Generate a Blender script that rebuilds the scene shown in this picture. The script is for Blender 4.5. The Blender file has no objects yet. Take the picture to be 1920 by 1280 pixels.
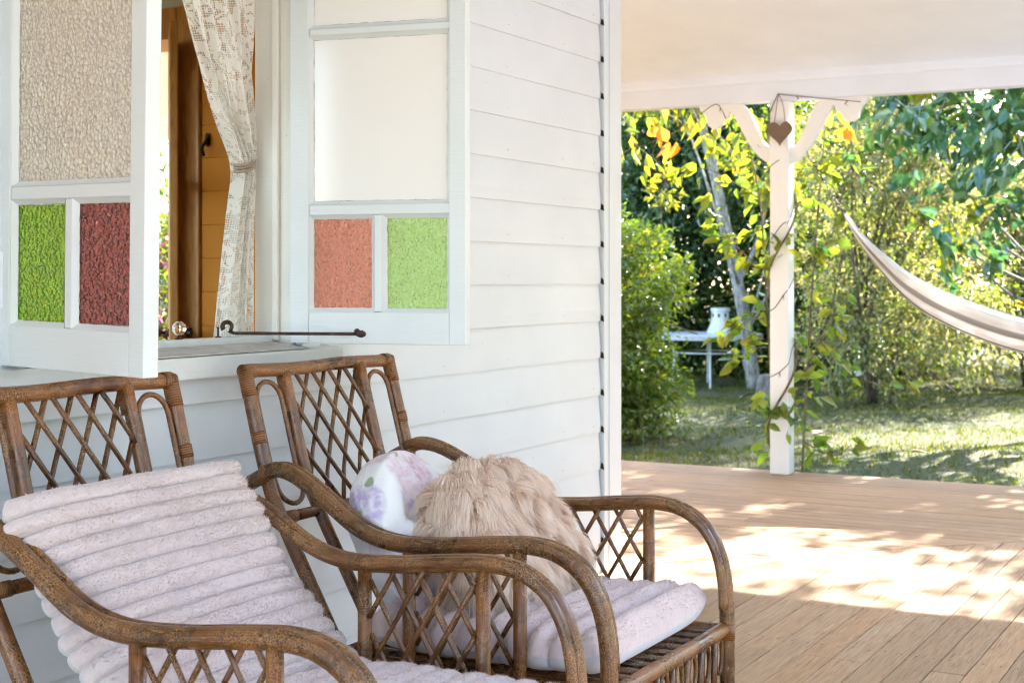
import bpy, math, random
import numpy as np
from mathutils import Vector, Matrix

random.seed(7)
rng = np.random.default_rng(11)
R = math.radians
scene = bpy.context.scene
col = scene.collection

# ------------------------------------------------------------------ camera
YAW = 28.9                       # angle between the lens axis and the weatherboard wall
cam_data = bpy.data.cameras.new('camera')
cam = bpy.data.objects.new('camera', cam_data); col.objects.link(cam)
cam.location = (0.0, -2.62, 1.225)
cam.rotation_euler = (R(90), 0, R(-(90 - YAW)))
cam_data.sensor_width = 36.0
cam_data.lens = 50.72
cam_data.shift_y = -0.0599
cam_data.clip_start = 0.05
cam_data.clip_end = 600
cam_data.dof.use_dof = True
cam_data.dof.focus_distance = 3.5
cam_data.dof.aperture_fstop = 7.5
scene.camera = cam

# ------------------------------------------------------------------ sky, sun, exposure
SUN_AZ = -10.0                   # degrees from +X towards +Y
SUN_EL = 33.2
world = bpy.data.worlds.new('World'); scene.world = world
world.use_nodes = True
wn = world.node_tree
bg = wn.nodes['Background']
sky = wn.nodes.new('ShaderNodeTexSky')
sky.sky_type = 'NISHITA'; sky.sun_disc = False
sky.sun_elevation = R(SUN_EL)
sky.sun_rotation = R(90 - SUN_AZ)
sky.air_density = 1.0; sky.dust_density = 0.7; sky.ozone_density = 1.0
wn.links.new(sky.outputs[0], bg.inputs['Color'])
bg.inputs['Strength'].default_value = 0.15
sun_d = bpy.data.lights.new('sun', 'SUN')
sun_d.energy = 4.6; sun_d.angle = R(0.53); sun_d.color = (1.0, 0.965, 0.91)
sun = bpy.data.objects.new('sun', sun_d); col.objects.link(sun)
_ce = math.cos(R(SUN_EL))
to_sun = Vector((_ce * math.cos(R(SUN_AZ)), _ce * math.sin(R(SUN_AZ)), math.sin(R(SUN_EL))))
sun.rotation_euler = to_sun.to_track_quat('Z', 'Y').to_euler()
sun.location = (20, -4, 14)

vs = scene.view_settings
vs.view_transform = 'Standard'
vs.look = 'None'
vs.exposure = 3.20
vs.gamma = 1.0
scene.render.engine = 'CYCLES'
cy = scene.cycles
cy.use_denoising = True; cy.filter_width = 1.1
cy.max_bounces = 8; cy.diffuse_bounces = 4; cy.glossy_bounces = 3
cy.transmission_bounces = 6; cy.transparent_max_bounces = 8
cy.use_adaptive_sampling = True; cy.adaptive_threshold = 0.025; cy.adaptive_min_samples = 12
cy.sample_clamp_indirect = 6.0
cy.caustics_reflective = False

# ------------------------------------------------------------------ node helpers
class NT:
    def __init__(s, name):
        s.m = bpy.data.materials.new(name); s.m.use_nodes = True
        s.t = s.m.node_tree; s.t.nodes.clear()
        s.out = s.n('ShaderNodeOutputMaterial')
    def n(s, typ, **kw):
        nd = s.t.nodes.new(typ)
        for k, v in kw.items():
            if k.startswith('_'):
                setattr(nd, k[1:], v)
            else:
                s.set(nd, k, v)
        return nd
    def set(s, nd, k, v):
        key = k.replace('__', ' ')
        inp = nd.inputs[int(key[1:])] if key[0] == 'i' and key[1:].isdigit() else nd.inputs[key]
        if hasattr(v, 'is_output') or isinstance(v, bpy.types.NodeSocket):
            s.t.links.new(v, inp)
        else:
            try:
                inp.default_value = v
            except Exception:
                inp.default_value = (*v, 1.0)
    def coord(s, kind='Object', scale=(1, 1, 1), rot=(0, 0, 0)):
        tc = s.n('ShaderNodeTexCoord')
        mp = s.n('ShaderNodeMapping', Vector=tc.outputs[kind], Scale=scale, Rotation=rot)
        return mp.outputs[0]
    def noise(s, vec, scale=5, detail=4, rough=.55, dist=0):
        return s.n('ShaderNodeTexNoise', Vector=vec, Scale=scale, Detail=detail, Roughness=rough, Distortion=dist)
    def vor(s, vec, scale=5, feature='F1', rand=1.0):
        return s.n('ShaderNodeTexVoronoi', _feature=feature, Vector=vec, Scale=scale, Randomness=rand)
    def ramp(s, fac, stops, interp='LINEAR'):
        r = s.n('ShaderNodeValToRGB', Fac=fac)
        r.color_ramp.interpolation = interp
        el = r.color_ramp.elements
        while len(el) > 1: el.remove(el[0])
        el[0].position = stops[0][0]; el[0].color = s.c4(stops[0][1])
        for p, c in stops[1:]:
            e = el.new(p); e.color = s.c4(c)
        return r.outputs[0]
    @staticmethod
    def c4(c):
        if isinstance(c, (int, float)): return (c, c, c, 1)
        return (*c, 1) if len(c) == 3 else c
    def mix(s, fac, a, b, mode='MIX'):
        m = s.n('ShaderNodeMix', _data_type='RGBA', _blend_type=mode)
        for i, v in ((0, fac), (6, a), (7, b)):
            if isinstance(v, bpy.types.NodeSocket): s.t.links.new(v, m.inputs[i])
            else: m.inputs[i].default_value = v if i == 0 else s.c4(v)
        return m.outputs[2]
    def math(s, op, a, b=0.0, c=0.0, clamp=False):
        m = s.n('ShaderNodeMath', _operation=op, _use_clamp=clamp)
        for i, v in enumerate((a, b, c)):
            if isinstance(v, bpy.types.NodeSocket): s.t.links.new(v, m.inputs[i])
            else: m.inputs[i].default_value = v
        return m.outputs[0]
    def bump(s, h, strength=.3, dist=.01, normal=None):
        b = s.n('ShaderNodeBump', Height=h, Strength=strength, Distance=dist)
        if normal is not None: s.t.links.new(normal, b.inputs['Normal'])
        return b.outputs[0]
    def pbsdf(s, color, rough=.5, normal=None, spec=.5, **kw):
        p = s.n('ShaderNodeBsdfPrincipled')
        s.set(p, 'Base Color', color); s.set(p, 'Roughness', rough); s.set(p, 'Specular IOR Level', spec)
        if normal is not None: s.t.links.new(normal, p.inputs['Normal'])
        for k, v in kw.items(): s.set(p, k, v)
        return p.outputs[0]
    def done(s, shader):
        s.t.links.new(shader, s.out.inputs['Surface']); return s.m

M = {}

def white_paint(name, base=(.70, .73, .775), dirt=.36, rough=.42, bscale=1.0):
    t = NT(name); v = t.coord('Object')
    big = t.noise(v, 2.3, 3).outputs[0]
    c = t.mix(t.ramp(big, [(.35, 0), (.75, 1)]), base, tuple(b * .93 for b in base))
    brush = t.noise(t.coord('Object', (3, 3, 60)), 4, 3).outputs[0]
    grime = t.noise(v, 38, 6, .7).outputs[0]
    spots = t.ramp(grime, [(.70, 0), (.78, 1)])
    c = t.mix(t.math('MULTIPLY', spots, dirt), c, (.35, .30, .24))
    chips = t.vor(v, 16).outputs['Distance']
    chip = t.ramp(chips, [(.025, 1), (.05, 0)])
    chipm = t.math('MULTIPLY', chip, t.ramp(t.noise(v, 5, 2).outputs[0], [(.56, 0), (.62, 1)]))
    c = t.mix(t.math('MULTIPLY', chipm, min(1, dirt * 2.2)), c, (.20, .17, .14))
    h = t.math('ADD', t.math('MULTIPLY', brush, .5), t.math('MULTIPLY', grime, .6))
    rr = t.ramp(big, [(.3, rough - .08), (.7, rough + .12)])
    return t.done(t.pbsdf(c, rr, t.bump(h, .22 * bscale, .004), spec=.45))

def build_materials():
    M['white'] = white_paint('white_paint')
    M['white_post'] = white_paint('post_paint', (.84, .86, .89), dirt=.3)
    M['white_sash'] = white_paint('old_white_sash_paint', (.66, .685, .69), dirt=.42, bscale=1.5)
    M['white_ceiling'] = white_paint('ceiling_paint', (.74, .81, .92), dirt=.08, rough=.55, bscale=.5)
    M['jamb'] = white_paint('yellowed_jamb_paint', (.76, .72, .66), dirt=.6, bscale=1.4)
    # dirty horizontal sill
    t = NT('weathered_sill_paint'); v = t.coord('Object')
    n1 = t.noise(v, 14, 6, .7).outputs[0]
    c = t.mix(t.ramp(n1, [(.4, 0), (.72, 1)]), (.62, .60, .57), (.33, .30, .26))
    M['sill_top'] = t.done(t.pbsdf(c, .6, t.bump(n1, .4, .004)))
    # dark cavity
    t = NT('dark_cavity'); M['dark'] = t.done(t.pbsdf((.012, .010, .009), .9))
    # ---------------- deck timber
    def deck(name, seedshift):
        t = NT(name)
        oi = t.n('ShaderNodeObjectInfo').outputs['Random']
        tc = t.n('ShaderNodeTexCoord').outputs['UV']
        mp = t.n('ShaderNodeMapping', Vector=tc, Scale=(1, 1, 1))
        sh = t.n('ShaderNodeCombineXYZ', X=t.math('MULTIPLY', oi, 37.0), Y=t.math('MULTIPLY', oi, 11.0))
        t.t.links.new(sh.outputs[0], mp.inputs['Location'])
        st = t.n('ShaderNodeMapping', Vector=mp.outputs[0], Scale=(1.2, 26, 1)).outputs[0]
        grain = t.noise(st, 5.5, 6, .6, 1.2).outputs[0]
        fine = t.noise(t.n('ShaderNodeMapping', Vector=mp.outputs[0], Scale=(5, 160, 1)).outputs[0], 6, 4).outputs[0]
        blotch = t.noise(mp.outputs[0], 3.2, 5, .65).outputs[0]
        c = t.ramp(grain, [(.26, (.215, .118, .058)), (.5, (.425, .262, .142)), (.74, (.560, .375, .225))])
        c = t.mix(t.ramp(blotch, [(.42, 0), (.8, .75)]), c, (.480, .320, .185))
        tint = t.ramp(oi, [(0, (.80, .78, .75)), (.5, (1, 1, 1)), (1, (1.0, .92, .84))])
        c = t.mix(1.0, c, tint, 'MULTIPLY')
        sp = t.vor(mp.outputs[0], 9).outputs['Distance']
        c = t.mix(t.math('MULTIPLY', t.ramp(sp, [(.03, 1), (.07, 0)]), t.ramp(blotch, [(.5, 0), (.56, .85)])), c, (.06, .045, .035))
        h = t.math('ADD', t.math('MULTIPLY', grain, .6), t.math('MULTIPLY', fine, .5))
        rr = t.ramp(blotch, [(.3, .58), (.7, .8)])
        return t.done(t.pbsdf(c, rr, t.bump(h, .35, .003), spec=.2))
    M['deck'] = deck('weathered_deck_timber', 0)
    t = NT('nail_head'); M['nail'] = t.done(t.pbsdf((.04, .03, .025), .5))
    # ---------------- rattan
    def rattan(name, dark, mid, light, wear):
        t = NT(name); v = t.coord('Object')
        oi = t.n('ShaderNodeObjectInfo').outputs['Random']
        uv = t.n('ShaderNodeTexCoord').outputs['UV']
        st = t.n('ShaderNodeMapping', Vector=uv, Scale=(3, 22, 1)).outputs[0]
        streak = t.noise(st, 3, 5, .6, .6).outputs[0]
        blotch = t.noise(v, 9, 4, .6).outputs[0]
        c = t.ramp(streak, [(.36, dark), (.52, mid), (.70, light)])
        c = t.mix(t.ramp(blotch, [(.34, .85), (.60, 0)]), c, dark)
        warp = t.n('ShaderNodeVectorMath', _operation='MULTIPLY_ADD')
        t.t.links.new(t.noise(v, 30, 2).outputs[1], warp.inputs[0])
        warp.inputs[1].default_value = (.012, .012, .012)
        t.t.links.new(v, warp.inputs[2])
        cr = t.n('ShaderNodeTexVoronoi', _feature='DISTANCE_TO_EDGE', Vector=warp.outputs[0], Scale=170.0).outputs['Distance']
        line = t.ramp(cr, [(.03, 1), (.10, 0)])
        area = t.ramp(t.noise(v, 6, 3).outputs[0], [(.40, 0), (.52, 1)])
        crack = t.math('MULTIPLY', line, area)
        c = t.mix(t.math('MULTIPLY', crack, .68), c, (.46, .23, .075))
        geo = t.n('ShaderNodeNewGeometry')
        wr = t.noise(t.n('ShaderNodeMapping', Vector=uv, Scale=(5, 3, 1)).outputs[0], 4, 7, .75).outputs[0]
        wm = t.math('MULTIPLY', t.ramp(wr, [(.56, 0), (.66, 1)]), wear)
        c = t.mix(wm, c, (.48, .29, .14))
        # growth rings of the cane
        ring = t.n('ShaderNodeSeparateXYZ', Vector=uv).outputs[0]
        rw = t.math('ABSOLUTE', t.math('SUBTRACT', t.math('FRACT', t.math('ADD', t.math('MULTIPLY', ring, 4.3), oi)), .5))
        rm = t.ramp(rw, [(.006, .35), (.02, 0)])
        c = t.mix(rm, c, tuple(d * .5 for d in dark))
        h = t.math('SUBTRACT', t.math('MULTIPLY', streak, .4), t.math('MULTIPLY', crack, .5))
        h = t.math('SUBTRACT', h, t.math('MULTIPLY', rm, .6))
        rr = t.ramp(blotch, [(.3, .20), (.7, .40)])
        return t.done(t.pbsdf(c, rr, t.bump(h, .45, .0025), spec=.6))
    M['rattan'] = rattan('brown_rattan', (.045, .013, .0035), (.195, .062, .0125), (.42, .160, .034), .30)
    M['rattan_arm'] = rattan('worn_arm_rattan', (.030, .010, .003), (.155, .052, .0115), (.36, .150, .036), .55)
    M['rattan_thin'] = rattan('thin_dark_rattan', (.036, .0115, .0035), (.140, .045, .0100), (.28, .105, .026), .25)
    # woven wrap
    t = NT('cane_binding'); uv = t.n('ShaderNodeTexCoord').outputs['UV']
    w = t.n('ShaderNodeTexWave', Vector=uv, Scale=52.0, Distortion=2.5, Detail=3.0).outputs[1]
    c = t.ramp(w, [(.1, (.10, .035, .009)), (.6, (.20, .072, .017)), (1, (.31, .125, .033))])
    M['binding'] = t.done(t.pbsdf(c, .35, t.bump(w, .4, .002)))
    # ---------------- fabrics
    def plush(name, a, b, shade):
        t = NT(name); v = t.coord('Object')
        n1 = t.noise(v, 55, 5, .7).outputs[0]; n2 = t.noise(v, 7, 3).outputs[0]
        n3 = t.noise(t.coord('Object', (1, 1.6, 1.6)), 150, 4, .7).outputs[0]
        c = t.mix(t.ramp(n2, [(.35, 0), (.7, 1)]), a, b)
        c = t.mix(t.ramp(n1, [(.30, .5), (.50, 0)]), c, shade)
        h = t.math('ADD', t.math('MULTIPLY', n1, .8), t.math('MULTIPLY', n3, .5))
        return t.done(t.pbsdf(c, .95, t.bump(h, .55, .008), spec=.1, **{'Sheen Weight': .35, 'Sheen Roughness': .5}))
    M['plush'] = plush('pale_pink_plush', (.66, .55, .53), (.61, .505, .51), (.44, .345, .335))
    M['plush_strand'] = plush('plush_pile', (.76, .655, .625), (.71, .60, .585), (.60, .50, .47))
    M['plush_pinker'] = plush('dusky_pink_plush', (.68, .545, .52), (.62, .49, .485), (.46, .345, .33))
    t = NT('satin_underside'); v = t.coord('Object')
    n = t.noise(v, 9, 4).outputs[0]
    t2 = NT('plush_pile'); rp = t2.n('ShaderNodeNewGeometry').outputs['Random Per Island']
    cp = t2.mix(rp, (.68, .57, .545), (.78, .67, .64))
    M['pile'] = t2.done(t2.n('ShaderNodeMixShader', i0=.5, i1=t2.n('ShaderNodeBsdfDiffuse', Color=cp).outputs[0], i2=t2.n('ShaderNodeBsdfTranslucent', Color=cp).outputs[0]).outputs[0])
    M['satin'] = t.done(t.pbsdf(t.mix(n, (.74, .72, .75), (.62, .61, .66)), .45, t.bump(n, .5, .02), **{'Sheen Weight': .3}))
    # long fur
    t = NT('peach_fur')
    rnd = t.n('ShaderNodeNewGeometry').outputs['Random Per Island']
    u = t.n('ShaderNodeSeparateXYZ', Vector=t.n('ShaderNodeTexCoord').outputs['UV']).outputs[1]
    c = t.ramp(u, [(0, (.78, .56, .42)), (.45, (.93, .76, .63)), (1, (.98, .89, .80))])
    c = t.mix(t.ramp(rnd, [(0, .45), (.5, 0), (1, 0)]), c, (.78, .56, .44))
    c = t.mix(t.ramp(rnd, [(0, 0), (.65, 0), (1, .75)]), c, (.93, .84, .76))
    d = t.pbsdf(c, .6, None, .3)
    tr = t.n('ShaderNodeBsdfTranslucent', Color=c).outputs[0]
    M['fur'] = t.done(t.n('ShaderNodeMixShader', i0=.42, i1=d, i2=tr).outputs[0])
    # floral print
    t = NT('floral_cotton'); v = t.coord('Object')
    wv = t.n('ShaderNodeVectorMath', _operation='MULTIPLY_ADD')
    t.t.links.new(t.noise(v, 14, 3).outputs[1], wv.inputs[0]); wv.inputs[1].default_value = (.05, .05, .05); t.t.links.new(v, wv.inputs[2])
    vo = t.vor(wv.outputs[0], 8.5); 
    f = t.ramp(vo.outputs['Distance'], [(.50, 1), (.64, 0)])
    pick = t.n('ShaderNodeSeparateColor', Color=vo.outputs['Color'])
    pinks = t.ramp(pick.outputs[0], [(0, (.58, .30, .42)), (.4, (.42, .32, .56)), (.7, (.66, .44, .52)), (1, (.36, .28, .52))], 'CONSTANT')
    petals = t.noise(v, 46, 4, .6).outputs[0]
    fl = t.math('MULTIPLY', f, t.ramp(petals, [(.38, .25), (.6, .85)]))
    sel = t.ramp(pick.outputs[1], [(.06, 0), (.10, 1)])
    c = t.mix(t.math('MULTIPLY', fl, sel), (.74, .72, .72), pinks)
    vo2 = t.vor(wv.outputs[0], 17)
    p2 = t.n('ShaderNodeSeparateColor', Color=vo2.outputs['Color']).outputs[0]
    leaf = t.math('MULTIPLY', t.ramp(vo2.outputs['Distance'], [(.2, 1), (.3, 0)]), t.ramp(p2, [(.68, 0), (.72, .9)]))
    c = t.mix(leaf, c, (.22, .30, .16))
    sq = t.noise(v, 60, 1, .3, 3).outputs[0]
    curl = t.math('MULTIPLY', t.ramp(t.math('ABSOLUTE', t.math('SUBTRACT', sq, .5)), [(.004, 1), (.012, 0)]), t.ramp(t.noise(v, 11, 2).outputs[0], [(.54, 0), (.6, .8)]))
    c = t.mix(curl, c, (.25, .22, .24))
    wr = t.noise(v, 18, 5, .6).outputs[0]
    M['floral'] = t.done(t.pbsdf(c, .8, t.bump(wr, .35, .02), spec=.25, **{'Sheen Weight': .2}))
    # ---------------- interior
    t = NT('ochre_interior_board'); v = t.coord('Object'); oi = t.n('ShaderNodeObjectInfo').outputs['Random']
    g = t.noise(t.coord('Object', (2, 2, 30)), 5, 5, .6, 1).outputs[0]
    c = t.mix(g, (.80, .29, .030), (.86, .37, .050))
    c = t.mix(1.0, c, t.ramp(oi, [(0, .86), (1, 1.0)]), 'MULTIPLY')
    M['ochre'] = t.done(t.pbsdf(c, .6, t.bump(g, .15, .003), spec=.2))
    t = NT('varnished_door_timber'); v = t.coord('Object', (14, 14, 1.2))
    g = t.noise(v, 3.5, 6, .6, 1.5).outputs[0]
    c = t.ramp(g, [(.25, (.40, .175, .045)), (.55, (.62, .31, .095)), (.8, (.72, .42, .16))])
    M['door'] = t.done(t.pbsdf(c, .32, t.bump(g, .12, .003)))
    t = NT('black_knob'); M['black'] = t.done(t.pbsdf((.015, .012, .011), .3))
    t = NT('rusty_iron'); v = t.coord('Object'); n = t.noise(v, 60, 5, .7).outputs[0]
    M['iron'] = t.done(t.pbsdf(t.ramp(n, [(.35, (.018, .012, .010)), (.6, (.07, .035, .025)), (.78, (.22, .09, .05))]), .55, t.bump(n, .5, .003), **{'Metallic': .35}))
    t = NT('crystal'); M['crystal'] = t.done(t.pbsdf((1, 1, 1), .02, **{'Transmission Weight': 1.0, 'IOR': 1.5}))
    # ---------------- lace
    t = NT('cotton_lace'); uv = t.n('ShaderNodeTexCoord').outputs['UV']
    net = t.n('ShaderNodeTexVoronoi', _feature='DISTANCE_TO_EDGE', Vector=uv, Scale=150.0, Randomness=.25).outputs['Distance']
    net_solid = t.ramp(net, [(.13, 1), (.19, 0)])
    big = t.vor(uv, 9.0, rand=.8); bd = big.outputs['Distance']
    petal = t.math('SINE', t.math('MULTIPLY', bd, 46.0))
    rings = t.ramp(petal, [(.30, 0), (.42, 1)])
    flower = t.ramp(bd, [(.40, 1), (.47, 0)])
    small = t.vor(uv, 52.0, rand=1.0).outputs['Distance']
    dots = t.ramp(small, [(.10, 0), (.15, 1)])
    wavy = t.noise(uv, 26, 2, .4, 1.6).outputs[0]
    leafs = t.ramp(wavy, [(.47, 0), (.49, 1)])
    motif = t.math('MULTIPLY', t.math('MAXIMUM', t.math('MULTIPLY', flower, rings), leafs), dots)
    solid = t.math('MAXIMUM', motif, net_solid)
    dens = t.math('ADD', t.math('MULTIPLY', solid, .68), .30)
    c = t.mix(motif, (.80, .76, .69), (.87, .84, .78))
    th = t.noise(uv, 240, 2).outputs[0]
    nb = t.bump(t.math('ADD', motif, t.math('MULTIPLY', th, .4)), .5, .002)
    d = t.n('ShaderNodeBsdfDiffuse', Color=c, Normal=nb).outputs[0]
    tr = t.n('ShaderNodeBsdfTranslucent', Color=c, Normal=nb).outputs[0]
    cl = t.n('ShaderNodeMixShader', i0=.35, i1=d, i2=tr).outputs[0]
    tp = t.n('ShaderNodeBsdfTransparent').outputs[0]
    M['lace'] = t.done(t.n('ShaderNodeMixShader', i0=dens, i1=tp, i2=cl).outputs[0])
    t = NT('tie_cord'); M['cord'] = t.done(t.pbsdf((.34, .27, .20), .8))
    # ---------------- glass
    def glass(name, colr, scale, stretch, rough, bumps, body=0.0, bodycol=(.8, .8, .8), fleck=.55):
        t = NT(name); v = t.coord('Object', stretch)
        wp = t.n('ShaderNodeVectorMath', _operation='MULTIPLY_ADD')
        t.t.links.new(t.noise(v, scale * .35, 3).outputs[1], wp.inputs[0]); wp.inputs[1].default_value = (1.2 / scale,) * 3; t.t.links.new(v, wp.inputs[2])
        vo = t.n('ShaderNodeTexVoronoi', _feature='SMOOTH_F1', Vector=wp.outputs[0], Scale=scale).outputs['Distance']
        nb = t.bump(vo, bumps, .012)
        ed = t.n('ShaderNodeTexVoronoi', _feature='DISTANCE_TO_EDGE', Vector=wp.outputs[0], Scale=scale * .8).outputs['Distance']
        if bodycol[2] < .5: fk = t.math('MULTIPLY', t.ramp(t.noise(v, scale * 1.5, 2, .5, .6).outputs[0], [(.54, 0), (.64, 1)]), fleck)
        else: fk = t.math('MULTIPLY', t.ramp(ed, [(.04, 1), (.16, 0)]), fleck)
        colr = t.mix(fk, colr, tuple(q * .35 for q in colr)); bodycol = t.mix(fk, bodycol, tuple(q * .30 for q in bodycol))
        g = t.pbsdf(colr, rough, nb, spec=.5, **{'Transmission Weight': 1.0, 'IOR': 1.35})
        if body > 0:
            d = t.pbsdf(bodycol, .25, nb, spec=.5)
            g = t.n('ShaderNodeMixShader', i0=body, i1=g, i2=d).outputs[0]
        return t.done(g)
    M['glass_green'] = glass('green_cathedral_glass', (.48, .86, .07), 150, (.62, .62, 1.0), .05, .7, .24, (.34, .66, .04), fleck=.45)
    M['glass_red'] = glass('ruby_cathedral_glass', (.62, .19, .18), 150, (.62, .62, 1.0), .05, .7, .24, (.36, .12, .11), fleck=.45)
    M['glass_orange'] = glass('orange_cathedral_glass', (.98, .45, .32), 130, (1, 1, .7), .05, .7, .40, (.84, .30, .19), fleck=.45)
    M['glass_lime'] = glass('lime_cathedral_glass', (.70, .94, .38), 130, (1, 1, .7), .05, .7, .40, (.55, .80, .26), fleck=.45)
    M['glass_pebble'] = glass('pebbled_clear_glass', (.95, .90, .82), 160, (.70, .70, .66), .05, .9, .60, (1.0, .92, .78), fleck=.34)
    t = NT('white_frosted_glass'); v = t.coord('Object'); n = t.noise(v, 3, 3).outputs[0]
    d = t.pbsdf(t.mix(n, (.93, .90, .88), (.90, .87, .84)), .14, t.bump(t.noise(v, 160, 2).outputs[0], .05, .002))
    tr = t.n('ShaderNodeBsdfTranslucent', Color=(.9, .87, .83, 1)).outputs[0]
    M['frosted'] = t.done(t.n('ShaderNodeMixShader', i0=.22, i1=d, i2=tr).outputs[0])
    t = NT('old_putty'); v = t.coord('Object'); n = t.noise(v, 45, 5, .7).outputs[0]
    M['putty'] = t.done(t.pbsdf(t.ramp(n, [(.40, (.62, .59, .54)), (.58, (.42, .37, .31)), (.70, (.12, .09, .07))]), .7, t.bump(n, .6, .003)))
    # ---------------- garden
    def leafmat(name, cols, rough=.35, trans=.38, tcol=None, spec=.5):
        t = NT(name)
        rnd = t.n('ShaderNodeNewGeometry').outputs['Random Per Island']
        oi = t.n('ShaderNodeObjectInfo').outputs['Random']
        rr = t.math('FRACT', t.math('ADD', rnd, oi))
        k = len(cols)
        c = t.ramp(rr, [(i / max(1, k - 1), cc) for i, cc in enumerate(cols)])
        v = t.coord('Object'); n = t.noise(v, 30, 2).outputs[0]
        c = t.mix(t.math('MULTIPLY', n, .35), c, tuple(x * .6 for x in cols[0]))
        d = t.pbsdf(c, rough, None, spec=spec)
        tc = t.mix(1.0, c, tcol or (1.5, 1.5, .55), 'MULTIPLY')
        tr = t.n('ShaderNodeBsdfTranslucent', Color=tc).outputs[0]
        return t.done(t.n('ShaderNodeMixShader', i0=trans, i1=d, i2=tr).outputs[0])
    M['leaf_vine'] = leafmat('vine_leaf', [(.11, .20, .03), (.22, .30, .05), (.30, .31, .05), (.08, .16, .04)], .35, .5, (1.6, 1.55, .55))
    M['leaf_hedge'] = leafmat('hedge_leaf', [(.075, .135, .014), (.13, .20, .022), (.21, .25, .04), (.09, .15, .02)], .2, .42, (1.6, 1.55, .5), spec=.9)
    M['leaf_dark'] = leafmat('dark_tree_leaf', [(.034, .078, .024), (.055, .112, .034), (.080, .130, .038), (.042, .085, .034)], .22, .36, (1.6, 1.5, .6))
    M['leaf_teal'] = leafmat('teal_tree_leaf', [(.042, .115, .052), (.072, .165, .072), (.10, .185, .06), (.17, .22, .045)], .13, .38, (1.5, 1.6, .9), spec=.9)
    M['leaf_olive'] = leafmat('olive_shrub_leaf', [(.18, .20, .075), (.30, .30, .14), (.42, .39, .22), (.22, .19, .10)], .09, .46, (1.5, 1.4, .8), spec=1.0)
    M['leaf_gold'] = leafmat('golden_leaf', [(.25, .28, .03), (.32, .29, .035), (.20, .26, .04), (.38, .24, .03)], .35, .5, (1.5, 1.45, .5))
    M['flower_pink'] = leafmat('pink_petal', [(.55, .03, .16), (.62, .10, .28), (.75, .65, .62)], .5, .4, (1.2, 1.0, 1.0))
    M['flower_orange'] = leafmat('orange_petal', [(.80, .28, .03), (.85, .36, .05)], .5, .5, (1.2, 1.0, .8))
    M['grass'] = leafmat('lawn_blade', [(.062, .098, .008), (.095, .130, .010), (.150, .150, .016), (.20, .155, .030)], .85, .35, spec=.15)
    def bark(name, a, b, sc):
        t = NT(name); v = t.coord('Object', (1, 1, .35)); n = t.noise(v, sc, 6, .7).outputs[0]
        return t.done(t.pbsdf(t.ramp(n, [(.38, a), (.6, b)]), .8, t.bump(n, .6, .02)))
    M['bark_pale'] = bark('pale_lichen_bark', (.11, .10, .085), (.38, .36, .33), 22)
    M['bark'] = bark('brown_bark', (.05, .035, .025), (.17, .12, .085), 20)
    M['stem'] = bark('vine_stem', (.10, .07, .035), (.22, .17, .09), 30)
    t = NT('lawn_soil'); v = t.coord('Object')
    n1 = t.noise(v, 1.3, 5, .6).outputs[0]; n2 = t.noise(v, 28, 5, .7).outputs[0]
    c = t.mix(t.ramp(n1, [(.40, 0), (.66, 1)]), (.060, .070, .012), (.105, .082, .034))
    c = t.mix(t.ramp(n2, [(.3, .6), (.6, 0)]), c, (.028, .032, .011))
    t2 = NT('pale_grey_gravel'); v2 = t2.coord('Object'); g2 = t2.vor(v2, 42).outputs['Color']; n3 = t2.noise(v2, 1.1, 4).outputs[0]
    gg = t2.n('ShaderNodeSeparateColor', Color=g2).outputs[0]
    M['gravel'] = t2.done(t2.pbsdf(t2.mix(n3, t2.ramp(gg, [(0, (.38, .37, .36)), (1, (.56, .55, .53))]), (.44, .43, .42)), .95, t2.bump(gg, .6, .01)))
    M['soil'] = t.done(t.pbsdf(c, .95, t.bump(n2, .8, .03)))
    # ---------------- small things
    t = NT('heart_slate'); v = t.coord('Object'); n = t.noise(v, 25, 4).outputs[0]
    M['heart'] = t.done(t.pbsdf(t.mix(n, (.13, .085, .055), (.20, .14, .095)), .6))
    t = NT('twine'); M['twine'] = t.done(t.pbsdf((.28, .18, .10), .85))
    t = NT('dark_wire'); M['wire'] = t.done(t.pbsdf((.05, .035, .025), .6))
    t = NT('bulb_glass'); M['bulb'] = t.done(t.pbsdf((.75, .70, .62), .25))
    t = NT('hammock_cotton'); uv = t.n('ShaderNodeTexCoord').outputs['UV']
    y = t.n('ShaderNodeSeparateXYZ', Vector=uv).outputs[1]
    c = t.ramp(y, [(0, (.78, .77, .76)), (.10, (.78, .77, .76)), (.115, (.36, .34, .33)), (.17, (.34, .32, .31)), (.175, (.84, .83, .82)),
                   (.33, (.84, .83, .82)), (.345, (.20, .19, .18)), (.375, (.20, .19, .18)), (.39, (.78, .77, .76)), (.50, (.82, .81, .80)),
                   (.515, (.38, .36, .35)), (.57, (.36, .34, .33)), (.575, (.84, .83, .82)), (.70, (.82, .81, .80)), (.715, (.24, .22, .21)),
                   (.745, (.24, .22, .21)), (.765, (.84, .83, .82)), (1, (.82, .81, .80))])
    w = t.noise(uv, 220, 2).outputs[0]
    d = t.pbsdf(c, .9, t.bump(w, .5, .003), spec=.1)
    tr = t.n('ShaderNodeBsdfTranslucent', Color=c).outputs[0]
    M['hammock'] = t.done(t.n('ShaderNodeMixShader', i0=.2, i1=d, i2=tr).outputs[0])
    t = NT('white_enamel'); v = t.coord('Object'); n = t.noise(v, 20, 4).outputs[0]
    M['enamel'] = t.done(t.pbsdf(t.ramp(n, [(.5, (.56, .57, .57)), (.75, (.40, .38, .35))]), .35))
    t = NT('dry_leaf'); oi = t.n('ShaderNodeObjectInfo').outputs['Random']
    M['dry'] = t.done(t.pbsdf(t.ramp(oi, [(0, (.30, .20, .11)), (.5, (.48, .40, .30)), (1, (.40, .25, .12))]), .7))
    t = NT('brick_stump'); M['stump'] = bark('stump_bark', (.07, .055, .045), (.24, .20, .17), 12)
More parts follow.
